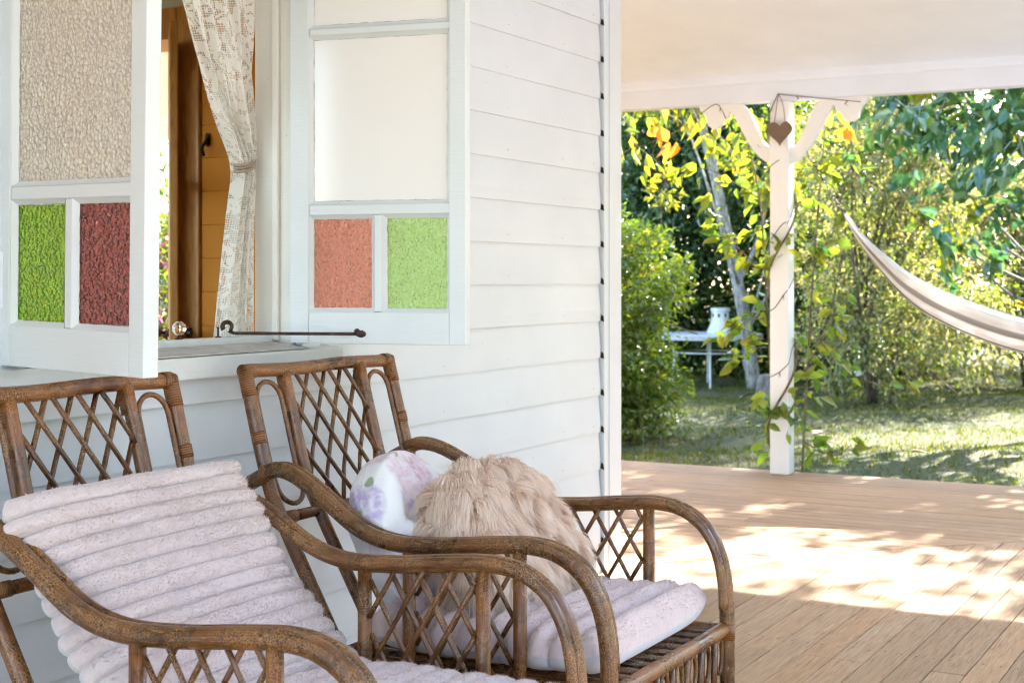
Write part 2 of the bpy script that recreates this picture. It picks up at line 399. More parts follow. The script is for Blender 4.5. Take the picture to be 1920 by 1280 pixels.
build_materials()

# ------------------------------------------------------------------ mesh helpers
class MB:
    def __init__(s): s.v = []; s.f = []; s.uv = []
    def add(s, v, f, uv=None):
        o = len(s.v); s.v += [tuple(p) for p in v]
        for i, fc in enumerate(f):
            s.f.append([o + k for k in fc])
            s.uv.append(uv[i] if uv is not None else [(0, 0)] * len(fc))
        return s
    def box(s, a, b, uvax=0):
        x0, y0, z0 = a; x1, y1, z1 = b
        v = [(x0, y0, z0), (x1, y0, z0), (x1, y1, z0), (x0, y1, z0), (x0, y0, z1), (x1, y0, z1), (x1, y1, z1), (x0, y1, z1)]
        f = [(0, 3, 2, 1), (4, 5, 6, 7), (0, 1, 5, 4), (1, 2, 6, 5), (2, 3, 7, 6), (3, 0, 4, 7)]
        return s.add(v, f)
    def prism(s, poly, z0, z1, ch=0.0, axis='z'):
        """poly: ccw list of (x,y); extruded z0..z1 with a chamfer on the top edge; uv = metres"""
        n = len(poly); P = np.array(poly, float)
        if ch > 0:
            c = P.mean(0); Q = []
            for i in range(n):
                a, b, d = P[i - 1], P[i], P[(i + 1) % n]
                e1 = (b - a) / np.linalg.norm(b - a); e2 = (d - b) / np.linalg.norm(d - b)
                n1 = np.array([-e1[1], e1[0]]); n2 = np.array([-e2[1], e2[0]])
                k = (n1 + n2) / max(.3, 1 + n1 @ n2)
                Q.append(b + k * ch)
            rings = [(P, z0), (P, z1 - ch), (np.array(Q), z1)]
        else:
            rings = [(P, z0), (P, z1)]
        v = []; 
        for ring, z in rings: v += [(p[0], p[1], z) for p in ring]
        f = [tuple(range(n - 1, -1, -1))]
        for r in range(len(rings) - 1):
            for i in range(n):
                j = (i + 1) % n
                f.append((r * n + i, r * n + j, (r + 1) * n + j, (r + 1) * n + i))
        f.append(tuple((len(rings) - 1) * n + i for i in range(n)))
        uv = [[(v[k][0], v[k][1]) for k in fc] for fc in f]
        if axis == 'x':      # poly given in (y,z), extruded along x
            v = [(p[2], p[0], p[1]) for p in v]
        elif axis == 'y':    # poly given in (x,z), extruded along y (reversed)
            v = [(p[0], p[2], p[1]) for p in v]; f = [tuple(reversed(q)) for q in f]; uv = [list(reversed(q)) for q in uv]
        return s.add(v, f, uv)
    def tube(s, pts, rad, n=10, closed=False, cap=True):
        P = np.array(pts, float); m = len(P)
        rad = np.full(m, rad) if np.isscalar(rad) else np.array(rad, float)
        if closed: T = np.roll(P, -1, 0) - np.roll(P, 1, 0)
        else:
            T = np.empty_like(P); T[1:-1] = P[2:] - P[:-2]; T[0] = P[1] - P[0]; T[-1] = P[-1] - P[-2]
        T /= np.linalg.norm(T, axis=1)[:, None] + 1e-12
        up = np.array([0, 0, 1.]) if abs(T[0][2]) < .9 else np.array([1., 0, 0])
        N = up - T[0] * (up @ T[0]); N /= np.linalg.norm(N)
        L = np.concatenate([[0], np.cumsum(np.linalg.norm(np.diff(P, axis=0), axis=1))])
        ang = np.linspace(0, 2 * np.pi, n, endpoint=False); v = []
        for i in range(m):
            if i: 
                N = N - T[i] * (N @ T[i]); N /= np.linalg.norm(N) + 1e-12
            B = np.cross(T[i], N)
            for a in ang: v.append(P[i] + rad[i] * (np.cos(a) * N + np.sin(a) * B))
        f = []; uv = []
        segs = m if closed else m - 1
        for i in range(segs):
            i2 = (i + 1) % m; l0 = L[i]; l1 = L[i2] if i2 > i else L[i] + .01
            for k in range(n):
                k2 = (k + 1) % n
                f.append((i * n + k, i * n + k2, i2 * n + k2, i2 * n + k))
                uv.append([(l0, k / n), (l0, (k + 1) / n), (l1, (k + 1) / n), (l1, k / n)])
        if cap and not closed:
            for i0, rev in ((0, True), ((m - 1) * n, False)):
                fc = list(range(i0, i0 + n)); fc = fc[::-1] if rev else fc
                f.append(tuple(fc)); uv.append([(L[-1], .5)] * n)
        return s.add(v, f, uv)
    def lathe(s, prof, n=16, c=(0, 0, 0)):
        v = []; f = []
        for r, z in prof:
            for k in range(n):
                a = 2 * math.pi * k / n; v.append((c[0] + r * math.cos(a), c[1] + r * math.sin(a), c[2] + z))
        for i in range(len(prof) - 1):
            for k in range(n):
                k2 = (k + 1) % n; f.append((i * n + k, i * n + k2, (i + 1) * n + k2, (i + 1) * n + k))
        f.append(tuple(range(n - 1, -1, -1))); f.append(tuple((len(prof) - 1) * n + k for k in range(n)))
        return s.add(v, f)
    def sphere(s, c, r, nu=12, nv=8, sc=(1, 1, 1)):
        v = []; f = []
        for i in range(nv + 1):
            th = math.pi * i / nv
            for k in range(nu):
                a = 2 * math.pi * k / nu
                v.append((c[0] + r * sc[0] * math.sin(th) * math.cos(a), c[1] + r * sc[1] * math.sin(th) * math.sin(a), c[2] - r * sc[2] * math.cos(th)))
        for i in range(nv):
            for k in range(nu):
                k2 = (k + 1) % nu; f.append((i * nu + k, i * nu + k2, (i + 1) * nu + k2, (i + 1) * nu + k))
        return s.add(v, f)
    def mesh(s, name, smooth=False):
        me = bpy.data.meshes.new(name)
        me.from_pydata(s.v, [], s.f)
        uvl = me.uv_layers.new(name='UVMap')
        flat = np.array([c for fc in s.uv for p in fc for c in p], dtype=np.float32)
        uvl.data.foreach_set('uv', flat)
        if smooth:
            me.polygons.foreach_set('use_smooth', np.ones(len(me.polygons), dtype=bool))
        me.update(); return me
    def build(s, name, mat, parent=None, smooth=False, loc=(0, 0, 0), rot=(0, 0, 0), bevel=0, sharp=None):
        o = obj(name, s.mesh(name, smooth), mat, parent, loc, rot)
        if bevel:
            b = o.modifiers.new('bevel', 'BEVEL'); b.width = bevel; b.segments = 2; b.limit_method = 'ANGLE'; b.angle_limit = R(40)
        return o

def obj(name, me, mat, parent=None, loc=(0, 0, 0), rot=(0, 0, 0)):
    o = bpy.data.objects.new(name, me); col.objects.link(o)
    if mat is not None and not me.materials: me.materials.append(M[mat] if isinstance(mat, str) else mat)
    o.location = loc; o.rotation_euler = rot
    if parent is not None: o.parent = parent
    return o

def grid_mesh(name, V, uv=None, wrap_u=False, smooth=True):
    """V: (a,b,3) array of points"""
    a, b = V.shape[:2]
    me = bpy.data.meshes.new(name)
    idx = np.arange(a * b).reshape(a, b)
    if wrap_u: i0 = idx; i1 = np.roll(idx, -1, 0)
    else: i0 = idx[:-1]; i1 = idx[1:]
    F = np.stack([i0[:, :-1], i1[:, :-1], i1[:, 1:], i0[:, 1:]], -1).reshape(-1, 4)
    bulk(me, V.reshape(-1, 3), F)
    if uv is not None:
        l = me.uv_layers.new(name='UVMap')
        l.data.foreach_set('uv', uv.reshape(-1, 2)[F.reshape(-1)].astype(np.float32).ravel())
    if smooth: me.polygons.foreach_set('use_smooth', np.ones(len(me.polygons), dtype=bool))
    me.update(); return me

def bulk(me, V, F):
    V = np.asarray(V, np.float32); F = np.asarray(F, np.int32); k = F.shape[1]
    me.vertices.add(len(V)); me.vertices.foreach_set('co', V.ravel())
    me.loops.add(F.size); me.loops.foreach_set('vertex_index', F.ravel())
    me.polygons.add(len(F)); me.polygons.foreach_set('loop_start', np.arange(0, F.size, k, dtype=np.int32))
    me.polygons.foreach_set('loop_total', np.full(len(F), k, dtype=np.int32))
    me.update(calc_edges=True); me.validate()

def empty(name, loc=(0, 0, 0), rz=0):
    o = bpy.data.objects.new(name, None); col.objects.link(o); o.location = loc; o.rotation_euler = (0, 0, rz)
    o.empty_display_size = .1
    return o

def tag(o, label=None, cat=None, group=None, kind=None):
    if label: o['label'] = label
    if cat: o['category'] = cat
    if group: o['group'] = group
    if kind: o['kind'] = kind
    return o

def spline(pts, n=8):
    """Catmull-Rom through pts"""
    P = np.array(pts, float); P = np.vstack([2 * P[0] - P[1], P, 2 * P[-1] - P[-2]]); out = []
    for i in range(1, len(P) - 2):
        p0, p1, p2, p3 = P[i - 1], P[i], P[i + 1], P[i + 2]
        for t in np.linspace(0, 1, n, endpoint=False):
            out.append(.5 * ((2 * p1) + (-p0 + p2) * t + (2 * p0 - 5 * p1 + 4 * p2 - p3) * t * t + (-p0 + 3 * p1 - 3 * p2 + p3) * t ** 3))
    out.append(P[-2]); return np.array(out)
# ================================================================== THE SETTING
LAWN_Z = -0.25
CX, DX, DY = 5.64, 8.96, -3.26        # house corner, side deck edge, front deck edge
# ---- lawn sheet, gently uneven near the house
g = []
xs = np.concatenate([np.linspace(-150, 2, 8), np.linspace(4, 34, 61), np.linspace(40, 180, 8)])
ys = np.concatenate([np.linspace(-150, -14, 8), np.linspace(-12, 18, 61), np.linspace(24, 150, 8)])
XX, YY = np.meshgrid(xs, ys, indexing='ij')
ZZ = LAWN_Z + .035 * np.sin(XX * 1.1 + .6) * np.cos(YY * .9) + .02 * np.sin(XX * 2.7 + YY * 1.9)
ZZ = np.where(XX < 9.2, np.minimum(ZZ, LAWN_Z - .02), ZZ)
lawn = obj('lawn', grid_mesh('lawn', np.stack([XX, YY, ZZ], -1)), 'soil')
tag(lawn, 'shaded garden lawn beyond the edge of the timber verandah', 'lawn', kind='structure')

gv = obj('bounce_gravel', grid_mesh('bounce_gravel', np.array([[[-60, -24, LAWN_Z + .07], [-60, DY - .25, LAWN_Z + .07]], [[13.5, -24, LAWN_Z + .07], [7.5, DY - .25, LAWN_Z + .07]]])), 'gravel')  # unseen gravel, added for its neutral bounce onto wall and ceiling
tag(gv, 'unseen pale grey gravel added in front of the verandah to bounce light', 'gravel', kind='structure')
# ---- verandah deck: every plank a child
deck = MB()
deck.prism([(-4, DY + .04), (DX - .04, DY + .04), (DX - .04, 9), (CX + .02, 9), (CX + .02, .02), (-4, .02)], -.10, -.03)
deck_o = deck.build('verandah_deck', 'dark'); tag(deck_o, 'weathered brown timber verandah deck wrapping round the house corner', 'deck', kind='structure')
W = 0.1052; GAP = .0034
def plank(poly, swap):
    mb = MB().prism(poly, -.028, 0.0, .0018)
    if swap: mb.uv = [[(v, u) for u, v in fc] for fc in mb.uv]
    o = mb.build('plank', 'deck', deck_o)
    o.location.z = random.uniform(-.0012, .0008)
    return o
q = 0.004
while q < -DY - .02:
    q2 = min(q + W, -DY)
    a, b = q + GAP / 2, q2 - GAP / 2
    # front boards run along the wall, some of them butt-jointed
    xe_a, xe_b = CX + a - .004, CX + b - .004
    cut = random.choice([None, 1.3, 2.2, 3.9, 4.6, 3.1]); 
    if cut and cut < xe_a - .5:
        plank([(-4, -b), (cut - .002, -b), (cut - .002, -a), (-4, -a)], False)
        plank([(cut + .002, -b), (xe_b, -b), (xe_a, -a), (cut + .002, -a)], False)
    else:
        plank([(-4, -b), (xe_b, -b), (xe_a, -a), (-4, -a)], False)
    q = q2
x = CX
while x < DX - .01:
    x2 = min(x + W, DX)
    a, b = x + GAP / 2, x2 - GAP / 2
    ya, yb = -(a - CX) + .004, -(b - CX) + .004
    cut = random.choice([None, None, 2.4, .9, 1.6, -.1, 3.3])
    if cut and cut > max(ya, yb) + .4:
        plank([(a, ya), (b, yb), (b, cut - .002), (a, cut - .002)], True)
        plank([(a, cut + .002), (b, cut + .002), (b, 9), (a, 9)], True)
    else:
        plank([(a, ya), (b, yb), (b, 9), (a, 9)], True)
    x = x2
# edge board with a rounded nosing, and the fascia below it
e = MB().box((DX + .002, DY, -.20), (DX + .022, 9, -.032)); e.build('fascia_board', 'deck', deck_o, bevel=.004)
e = MB().box((-4, DY - .022, -.20), (DX + .022, DY - .002, -.032)); e.build('fascia_board', 'deck', deck_o, bevel=.004)
# nail heads along two joists of the front boards
nails = MB()
for xj in (3.05, 3.62, 4.19, 4.76, 5.33, 5.9, 6.5):
    k = 0; qq = .004
    while qq < 3.1:
        for dq in (.025, .08):
            if xj < CX + qq - .05:
                nails.lathe([(.0001, .0006), (.0042, .0006), (.003, .0012)], 6, (xj + random.uniform(-.008, .008), -(qq + dq), 0))
        qq += W
no = nails.build('nail_heads', 'nail', deck_o); no['kind'] = 'stuff'

# ================================================================== THE HOUSE
house = empty('house', (0, 0, 0))
tag(house, 'white weatherboard house with open stained glass casement window and verandah', 'house')
WX0, WX1 = 2.34, 3.40                 # window opening
SILL_Z, HEAD_Z = 1.035, 2.42
E = 0.155
zbase = 2.294 - E * 15                # lap lines as seen at the corner board
def weatherboard(z, x0, x1, right_gap):
    g = .006 if right_gap else 0
    wob = random.uniform(-.0006, .0006)
    prof = [(-.0230 + wob, z, -g), (-.0217 + wob, z + .045, 0), (-.010, z + E + .022, 0), (-.001, z + E + .022, 0), (-.001, z, -g)]
    v = [(x0, p[0], p[1]) for p in prof] + [(x1 + p[2], p[0], p[1]) for p in prof]
    n = 5
    f = [tuple(range(n)), tuple(range(2 * n - 1, n - 1, -1))] + [(i, n + i, n + (i + 1) % n, (i + 1) % n) for i in range(n)]
    f = [tuple(reversed(q)) for q in f]
    o = MB().add(v, f).build('weatherboard', 'white', house)
    return o
k = 0; z = zbase
while z < 3.0:
    zt = z + E
    if zt > SILL_Z - .09 and z < HEAD_Z + .09:
        if zt > SILL_Z - .04 or z > .9:
            weatherboard(z, -3.9, WX0 - 1.30, False) 
            weatherboard(z, WX1 + .10, 5.474, True)
        else:
            weatherboard(z, -3.9, 5.474, True)
    else:
        weatherboard(z, -3.9, 5.474, True)
    z += E
for k in range(20):      # solid dark plates paint the shade inside joints that lost their sealant
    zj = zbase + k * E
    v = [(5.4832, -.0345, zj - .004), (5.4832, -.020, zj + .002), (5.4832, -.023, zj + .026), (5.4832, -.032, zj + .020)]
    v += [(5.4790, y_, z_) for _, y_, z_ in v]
    MB().add(v, [(0, 1, 2, 3), (7, 6, 5, 4), (0, 4, 5, 1), (1, 5, 6, 2), (2, 6, 7, 3), (3, 7, 4, 0)]).build('joint_shade_plate', 'dark', house)
wn_ = MB()               # punched nail heads under the paint, one per board at each stud
for k in range(3, 19):
    for xs_ in (3.78, 4.23, 4.68, 5.13, 5.41):
        if random.random() < .8: wn_.sphere((xs_ + random.uniform(-.012, .012), -.0222, zbase + k * E + .030 + random.uniform(-.004, .004)), .0030, 7, 4, (1, .35, 1))
wn_o = wn_.build('nail_heads', 'putty', house); wn_o['kind'] = 'stuff'
# wall frame behind the boards: with the window opening left clear
wb = MB()
for a, b in (((-4, .0, -.03), (WX0 - 1.2, .12, 3.0)), ((WX1 + .012, .0, -.03), (CX - .012, .12, 3.0)),
             ((WX0 - 1.2, .0, -.03), (WX1 + .012, .12, SILL_Z - .075)), ((WX0 - 1.2, .0, HEAD_Z + .02), (WX1 + .012, .12, 3.0)),
             ((WX0 - .22, .0, SILL_Z - .075), (WX0 - .012, .12, HEAD_Z + .02))):
    wb.box(a, b)
wb.build('wall_frame', 'dark', house)
# corner boards
c = MB().box((5.484, -.036, -.028), (5.655, -.002, 3.0)); c.build('corner_board', 'white', house, bevel=.004)
c = MB().box((5.524, -.041, -.026), (5.535, -.0365, 3.0)); c.build('corner_bead', 'white', house, bevel=.0015)
c = MB().box((CX - .008, -.0015, -.028), (CX + .018, .22, 3.0)); c.build('corner_board', 'white', house, bevel=.004)
# side wall with the doorway (faces the side verandah)
DY0, DY1, DH = 2.31, 3.15, 2.42
sw = MB()
for a, b in (((5.50, .125, -.03), (CX - .01, DY0 - .06, 3.0)), ((5.50, DY1 + .06, -.03), (CX - .01, 8.5, 3.0)), ((5.50, DY0 - .06, DH + .05), (CX - .01, DY1 + .06, 3.0))):
    sw.box(a, b)
sw.build('side_wall', 'white', house)
z = zbase
while z < 2.95:
    for y0, y1 in ((.225, DY0 - .14), (DY1 + .14, 8.4)):
        prof = [(CX + .020, z), (CX + .006, z + E + .02), (CX - .009, z + E + .02), (CX - .009, z)]
        v = [(p[0], y0, p[1]) for p in prof] + [(p[0], y1, p[1]) for p in prof]
        f = [(0, 1, 2, 3), (7, 6, 5, 4)] + [(i, 4 + i, 4 + (i + 1) % 4, (i + 1) % 4) for i in range(4)]
        MB().add(v, f).build('weatherboard', 'white', house)
    z += E
# ---- window frame
fr = MB()
fr.box((WX1 + .001, -.004, SILL_Z - .02), (WX1 + .030, .135, HEAD_Z + .04))     # right jamb
fr.box((WX0 - .030, -.004, SILL_Z - .02), (WX0 - .001, .135, HEAD_Z + .04))
fr.box((WX0 - .030, -.004, HEAD_Z), (WX1 + .030, .135, HEAD_Z + .045))
frame = fr.build('window_frame', 'jamb', house, bevel=.003)
b = MB().box((WX1 - .012, .040, SILL_Z + .012), (WX1 + .0005, .062, HEAD_Z - .002)); b.build('stop_bead', 'jamb', frame, bevel=.003)
b = MB().box((WX0 - .0005, .040, SILL_Z + .012), (WX0 + .012, .062, HEAD_Z - .002)); b.build('stop_bead', 'jamb', frame, bevel=.003)
a = MB().box((WX1 + .012, -.034, SILL_Z - .012), (WX1 + .099, -.006, HEAD_Z + .12)); a.build('architrave', 'white', house, bevel=.004)
a = MB().box((WX0 - .11, -.034, SILL_Z - .012), (WX0 - .012, -.006, HEAD_Z + .12)); a.build('architrave', 'white', house, bevel=.004)
# sill: sloping top, thick white front, apron under it
s_ = MB().prism([(-.075, SILL_Z - .070), (.14, SILL_Z - .070), (.14, SILL_Z + .004), (.060, SILL_Z + .004), (-.075, SILL_Z - .012)], WX0 - 1.3, WX1 + .16, axis='x')
sill = s_.build('window_sill', 'white_sash', house, bevel=.004)
st = MB().prism([(-.070, SILL_Z - .0085), (.058, SILL_Z + .0065), (.058, SILL_Z + .009), (-.070, SILL_Z - .006)], WX0 + .002, WX1 - .002, axis='x')
st.build('sill_top', 'sill_top', sill)
st = MB().box((WX0 + .001, .060, SILL_Z + .0045), (WX1 - .001, .100, SILL_Z + .028)); st.build('sill_stop', 'white_sash', sill, bevel=.003)
ap = MB().box((WX0 - 1.3, -.032, SILL_Z - .140), (WX1 + .13, -.003, SILL_Z - .0715)); ap.build('sill_apron', 'white', house, bevel=.004)

# ---- casement sashes
def sash(hinge, ang, sag, mirror, kinds, drop=0.0):
    """local x runs from the hinge to the free stile; local -y side is the face we see when mirror=-1"""
    SW, TH = .546, .038
    zs = [0.0, .092, .372, .402, .893, .914, 1.37]   # bottom rail / coloured row / rail / clear pane / bar / top pane
    st_l, st_r = .060, .050
    mb = MB()
    y0, y1 = -TH / 2, TH / 2
    mb.box((0, y0, 0), (st_l, y1, zs[-1])); mb.box((SW - st_r, y0, 0), (SW, y1, zs[-1]))
    xa, xb = st_l, SW - st_r
    e = .0005
    mb.box((xa + e, y0 + .0006, 0), (xb - e, y1 - .0006, zs[1]))
    mb.box((xa + e, y0 + .004, zs[2]), (xb - e, y1 - .004, zs[3]))
    mb.box((xa + e, y0 + .004, zs[4]), (xb - e, y1 - .004, zs[5]))
    mb.box((xa + e, y0 + .0006, zs[-1] - .07), (xb - e, y1 - .0006, zs[-1]))
    xm = (xa + xb) / 2
    mb.box((xm - .013, y0 + .004, zs[1] + e), (xm + .013, y1 - .004, zs[2] - e))
    o = mb.build('casement_sash', 'white_sash', house, loc=(hinge[0], hinge[1], SILL_Z + .006 + drop), bevel=.0025)
    o.rotation_euler = (0, sag, ang)
    rects = [((xa, xm - .013), (zs[1], zs[2]), kinds[0]), ((xm + .013, xb), (zs[1], zs[2]), kinds[1]),
             ((xa, xb), (zs[3], zs[4]), kinds[2]), ((xa, xb), (zs[5], zs[-1] - .07), kinds[2])]
    for (x0, x1), (z0, z1), mat in rects:
        p = MB().box((x0 + .004, -.002, z0 + .004), (x1 - .004, .002, z1 - .004))
        p.build('pane', mat, o)
        # sloped putty bead round the pane on both faces
        for sgn in (-1, 1):
            yo, yi = sgn * (TH / 2 - .0042), sgn * .0035
            w_ = .011
            outer = [(x0, z0), (x1, z0), (x1, z1), (x0, z1)]; inner = [(x0 + w_, z0 + w_), (x1 - w_, z0 + w_), (x1 - w_, z1 - w_), (x0 + w_, z1 - w_)]
            v = [(px, yo, pz) for px, pz in outer] + [(px, yi, pz) for px, pz in inner]
            v = [(a_ + random.uniform(-.0008, .0008), b_, c_ + random.uniform(-.0008, .0008)) if i >= 4 else (a_, b_, c_) for i, (a_, b_, c_) in enumerate(v)]
            f = [(i, (i + 1) % 4, 4 + (i + 1) % 4, 4 + i) for i in range(4)]
            if sgn > 0: f = [tuple(reversed(q)) for q in f]
            MB().add(v, f).build('glazing_bead', 'white_sash', o)
            # dark dirty line where bead meets glass
            dl = MB(); wi = w_ - .0002
            for (p0, p1) in (((x0 + wi, z0 + wi), (x1 - wi, z0 + wi)), ((x1 - wi, z0 + wi), (x1 - wi, z1 - wi)), ((x1 - wi, z1 - wi), (x0 + wi, z1 - wi)), ((x0 + wi, z1 - wi), (x0 + wi, z0 + wi))):
                n_ = 22
                pts = [(p0[0] + (p1[0] - p0[0]) * t, sgn * .0030, p0[1] + (p1[1] - p0[1]) * t) for t in np.linspace(0, 1, n_)]
                dl.tube([(a_ + random.uniform(-.0007, .0007), b_, c_ + random.uniform(-.0007, .0007)) for a_, b_, c_ in pts], [random.choice([.0004, .0008, .0014, .0018]) for _ in pts], 5)
            dl.build('putty_line', 'putty', o)
    return o
def ang_to(h, tip): return math.atan2(tip[1] - h[1], tip[0] - h[0])
HL, HR = (WX0 - .022, -.008), (WX1 - .002, -.008)
sash_l = sash(HL, ang_to(HL, (2.230, -.53)), R(.9), 1, ('glass_green', 'glass_red', 'glass_pebble'), -.008)
sash_r = sash(HR, ang_to(HR, (3.506, -.55)), R(.0), -1, ('glass_orange', 'glass_lime', 'frosted'))
sash_l['label'] = 'left casement with pebbled clear pane over green and ruby panes'
sash_r['label'] = 'right casement with white panes over orange and lime panes'
# hinges
for (hx, hy), o in ((HR, sash_r), (HL, sash_l)):
    for hz in (.14, 1.0):
        MB().tube([(0, -.012, hz), (0, -.012, hz + .07)], .006, 8).build('hinge', 'white_sash', o)
# ---- iron stay that props the right sash open
stay = MB()
p0 = Vector((3.205, .050, 1.074)); p1 = Vector((3.432, -.232, 1.070))
d = (p1 - p0).normalized()
bar = [p0 + (p1 - p0) * t for t in np.linspace(0, 1, 9)]
stay.tube([tuple(b_) for b_ in bar], .0046, 8)
curl = [p0 + d * (.013 * math.cos(a) - .020) + Vector((0, 0, .013 * math.sin(a) + .019)) for a in np.linspace(-1.2, 3.9, 16)]
stay.tube([tuple(p0)] + [tuple(c_) for c_ in curl], [.005] + list(np.linspace(.0052, .0072, 16)), 8)
stay.sphere(tuple(p1), .015, 8, 6, (1.3, 1.3, .8)); stay.sphere(tuple(p1 + d * .026 + Vector((0, 0, .004))), .0155, 8, 6, (1.3, 1.3, .8))
stay.sphere(tuple(p1 - d * .014 + Vector((0, 0, .006))), .010, 8, 6)
stay.build('window_stay', 'iron', house, smooth=True)
pin = MB().lathe([(.010, 0), (.010, .003), (.0032, .004), (.0032, .026), (.0045, .027), (.0045, .030)], 10, (3.165, .075, SILL_Z + .028))
pin.build('stay_pin', 'iron', house)
# ---- neighbouring casement at the far left edge: brown timber and its white catch
nb_ = MB().box((WX0 - 1.2, .045, SILL_Z + .01), (WX0 - .225, .07, HEAD_Z)); shutter = nb_.build('closed_shutter', 'door', house)
for i in range(8):
    xa_ = WX0 - 1.195 + i * .1205
    MB().box((xa_, .028, SILL_Z + .012), (xa_ + .117, .0445, HEAD_Z - .002)).build('shutter_board', 'door', shutter, bevel=.004)
MB().box((WX0 - .228, -.030, SILL_Z - .012), (WX0 - .1105, -.003, HEAD_Z + .12)).build('mullion', 'white', house, bevel=.004)
MB().box((WX0 - 1.31, -.030, SILL_Z - .012), (WX0 - 1.20, -.003, HEAD_Z + .12)).build('architrave', 'white', house, bevel=.004)
MB().box((WX0 - 1.3, -.033, HEAD_Z + .121), (WX1 + .12, -.004, HEAD_Z + .21)).build('head_board', 'white', house, bevel=.004)
MB().box((WX0 - .05, -.012 - .03, 1.16), (WX0 - .015, -.034, 1.29)).build('catch_plate', 'white', house, bevel=.003)

# ---- room behind the window
rm = MB()
rm.box((.4, .14, -.02), (5.49, 4.3, 0.0)); rm.build('room_floor', 'door', house)
rm = MB().box((.2, .125, 2.92), (CX - .02, 4.5, 2.99)); rm.build('room_ceiling', 'white_ceiling', house)
rm = MB()      # back and left walls, with unseen wide openings added to brighten the room
for a_, b_ in (((.30, 4.305, 0), (5.49, 4.40, .75)), ((.30, 4.305, 2.45), (5.49, 4.40, 2.92)), ((.30, 4.305, .751), (.6, 4.40, 2.449)), ((5.1, 4.305, .751), (5.49, 4.40, 2.449)),
               ((.30, .125, 0), (.395, 4.30, .75)), ((.30, .125, 2.45), (.395, 4.30, 2.92)), ((.30, .125, .751), (.395, .4, 2.449))):
    rm.box(a_, b_)
rm.build('room_wall', 'ochre', house)
zb = .02; BH = .1640
me_cache = {}
while zb < 2.9:
    for y0, y1 in ((.13, DY0 - .165), (DY1 + .165, 4.30)):
        h = BH - .0012
        mb = MB().prism([(5.478, zb), (5.498, zb), (5.498, zb + h), (5.478, zb + h), (5.4755, zb + h - .003), (5.4755, zb + .003)], y0, y1, axis='y')
        mb.build('interior_board', 'ochre', house)
    zb += BH
# door frame and open timber door with black knobs
df = MB()
df.box((5.455, DY0 - .16, 0), (5.76, DY0 - .02, DH + .16)); df.box((5.455, DY1 + .02, 0), (5.76, DY1 + .16, DH + .16))
df.box((5.456, DY0 - .019, DH), (5.759, DY1 + .019, DH + .159))
df.build('door_frame', 'door', house, bevel=.008)
hingep = Vector((5.44, DY0 - .005, 0)); fdir = Vector((-.735, -.678, 0)).normalized()
ang = math.atan2(fdir.y, fdir.x)
dl = MB()
DWd = .62
dl.box((0, -.02, .03), (.10, .02, DH - .02)); dl.box((DWd - .10, -.02, .03), (DWd, .02, DH - .02))
for z0, z1 in ((.03, .25), (.86, .98), (1.66, 1.72), (DH - .13, DH - .02)): dl.box((.1005, -.0195, z0), (DWd - .1005, .0195, z1))
door = dl.build('timber_door', 'door', house, loc=tuple(hingep), rot=(0, 0, ang), bevel=.006)
MB().box((.102, -.008, .252), (DWd - .102, .008, .858)).build('door_panel', 'door', door)
MB().box((.102, -.002, .982), (DWd - .102, .002, 1.658)).build('pane', 'crystal', door)
MB().box((.102, -.002, 1.722), (DWd - .102, .002, DH - .132)).build('pane', 'crystal', door)
for sgn in (-1, 1):
    kb = MB().lathe([(.020, 0), (.020, .004), (.009, .006), (.008, .030), (.020, .040), (.0255, .052), (.022, .064), (.008, .068)], 14)
    o = kb.build('door_knob', 'black', door, smooth=True, loc=(DWd - .05, sgn * .02, .985), rot=(R(90) if sgn < 0 else R(-90), 0, 0))
# small hook on the ochre wall and a brass bell pull by the door head
hk = MB().tube(spline([(5.474, 2.10, 1.93), (5.45, 2.10, 1.90), (5.425, 2.10, 1.865), (5.44, 2.10, 1.83)], 5), .008, 7)
hk.sphere((5.465, 2.10, 1.91), .022, 8, 6, (.5, .7, 1.6)); hk.build('wall_hook', 'black', house, smooth=True)

# ---- verandah roof: ceiling boards slope up from the beams to the walls
cz0, cz1 = 2.49, 3.02
OX, OY = DX + .02, DY - .02
rf = MB()
def slab(p, th=.05):
    v = [tuple(q) for q in p] + [(q[0], q[1], q[2] + th) for q in p]
    n = len(p); f = [tuple(range(n - 1, -1, -1)), tuple(range(n, 2 * n))] + [(i, (i + 1) % n, n + (i + 1) % n, n + i) for i in range(n)]
    return v, f
v, f = slab([(-4.2, -.0, cz1), (-4.2, OY, cz0), (OX, OY, cz0), (CX, 0, cz1)]); rf.add(v, f)
rf.build('verandah_ceiling', 'white_ceiling', house)
v, f = slab([(CX + .001, 0, cz1), (OX + .001, OY, cz0), (OX + .001, 9.2, cz0), (CX + .001, 9.2, cz1)])
MB().add(v, f).build('verandah_ceiling', 'white_ceiling', house)
# beams
BX, BZ0, BZ1 = 8.83, 2.355, 2.482
MB().box((BX - .055, -3.1, BZ0), (BX + .055, 9.1, BZ1 + .02)).build('verandah_beam', 'white_ceiling', house, bevel=.006)
MB().box((-4.2, DY + .075, BZ0), (BX + .055, DY + .185, BZ1 + .02)).build('verandah_beam', 'white_ceiling', house, bevel=.006)
MB().box((BX - .085, -3.1, BZ1 - .008), (BX - .0545, 9.1, BZ1 + .06)).build('ceiling_cove', 'white_ceiling', house, bevel=.012)
# gutter/fascia outside the beam
MB().box((OX + .003, OY, cz0 - .06), (OX + .09, 9.2, cz0 + .07)).build('gutter', 'white', house, bevel=.01)

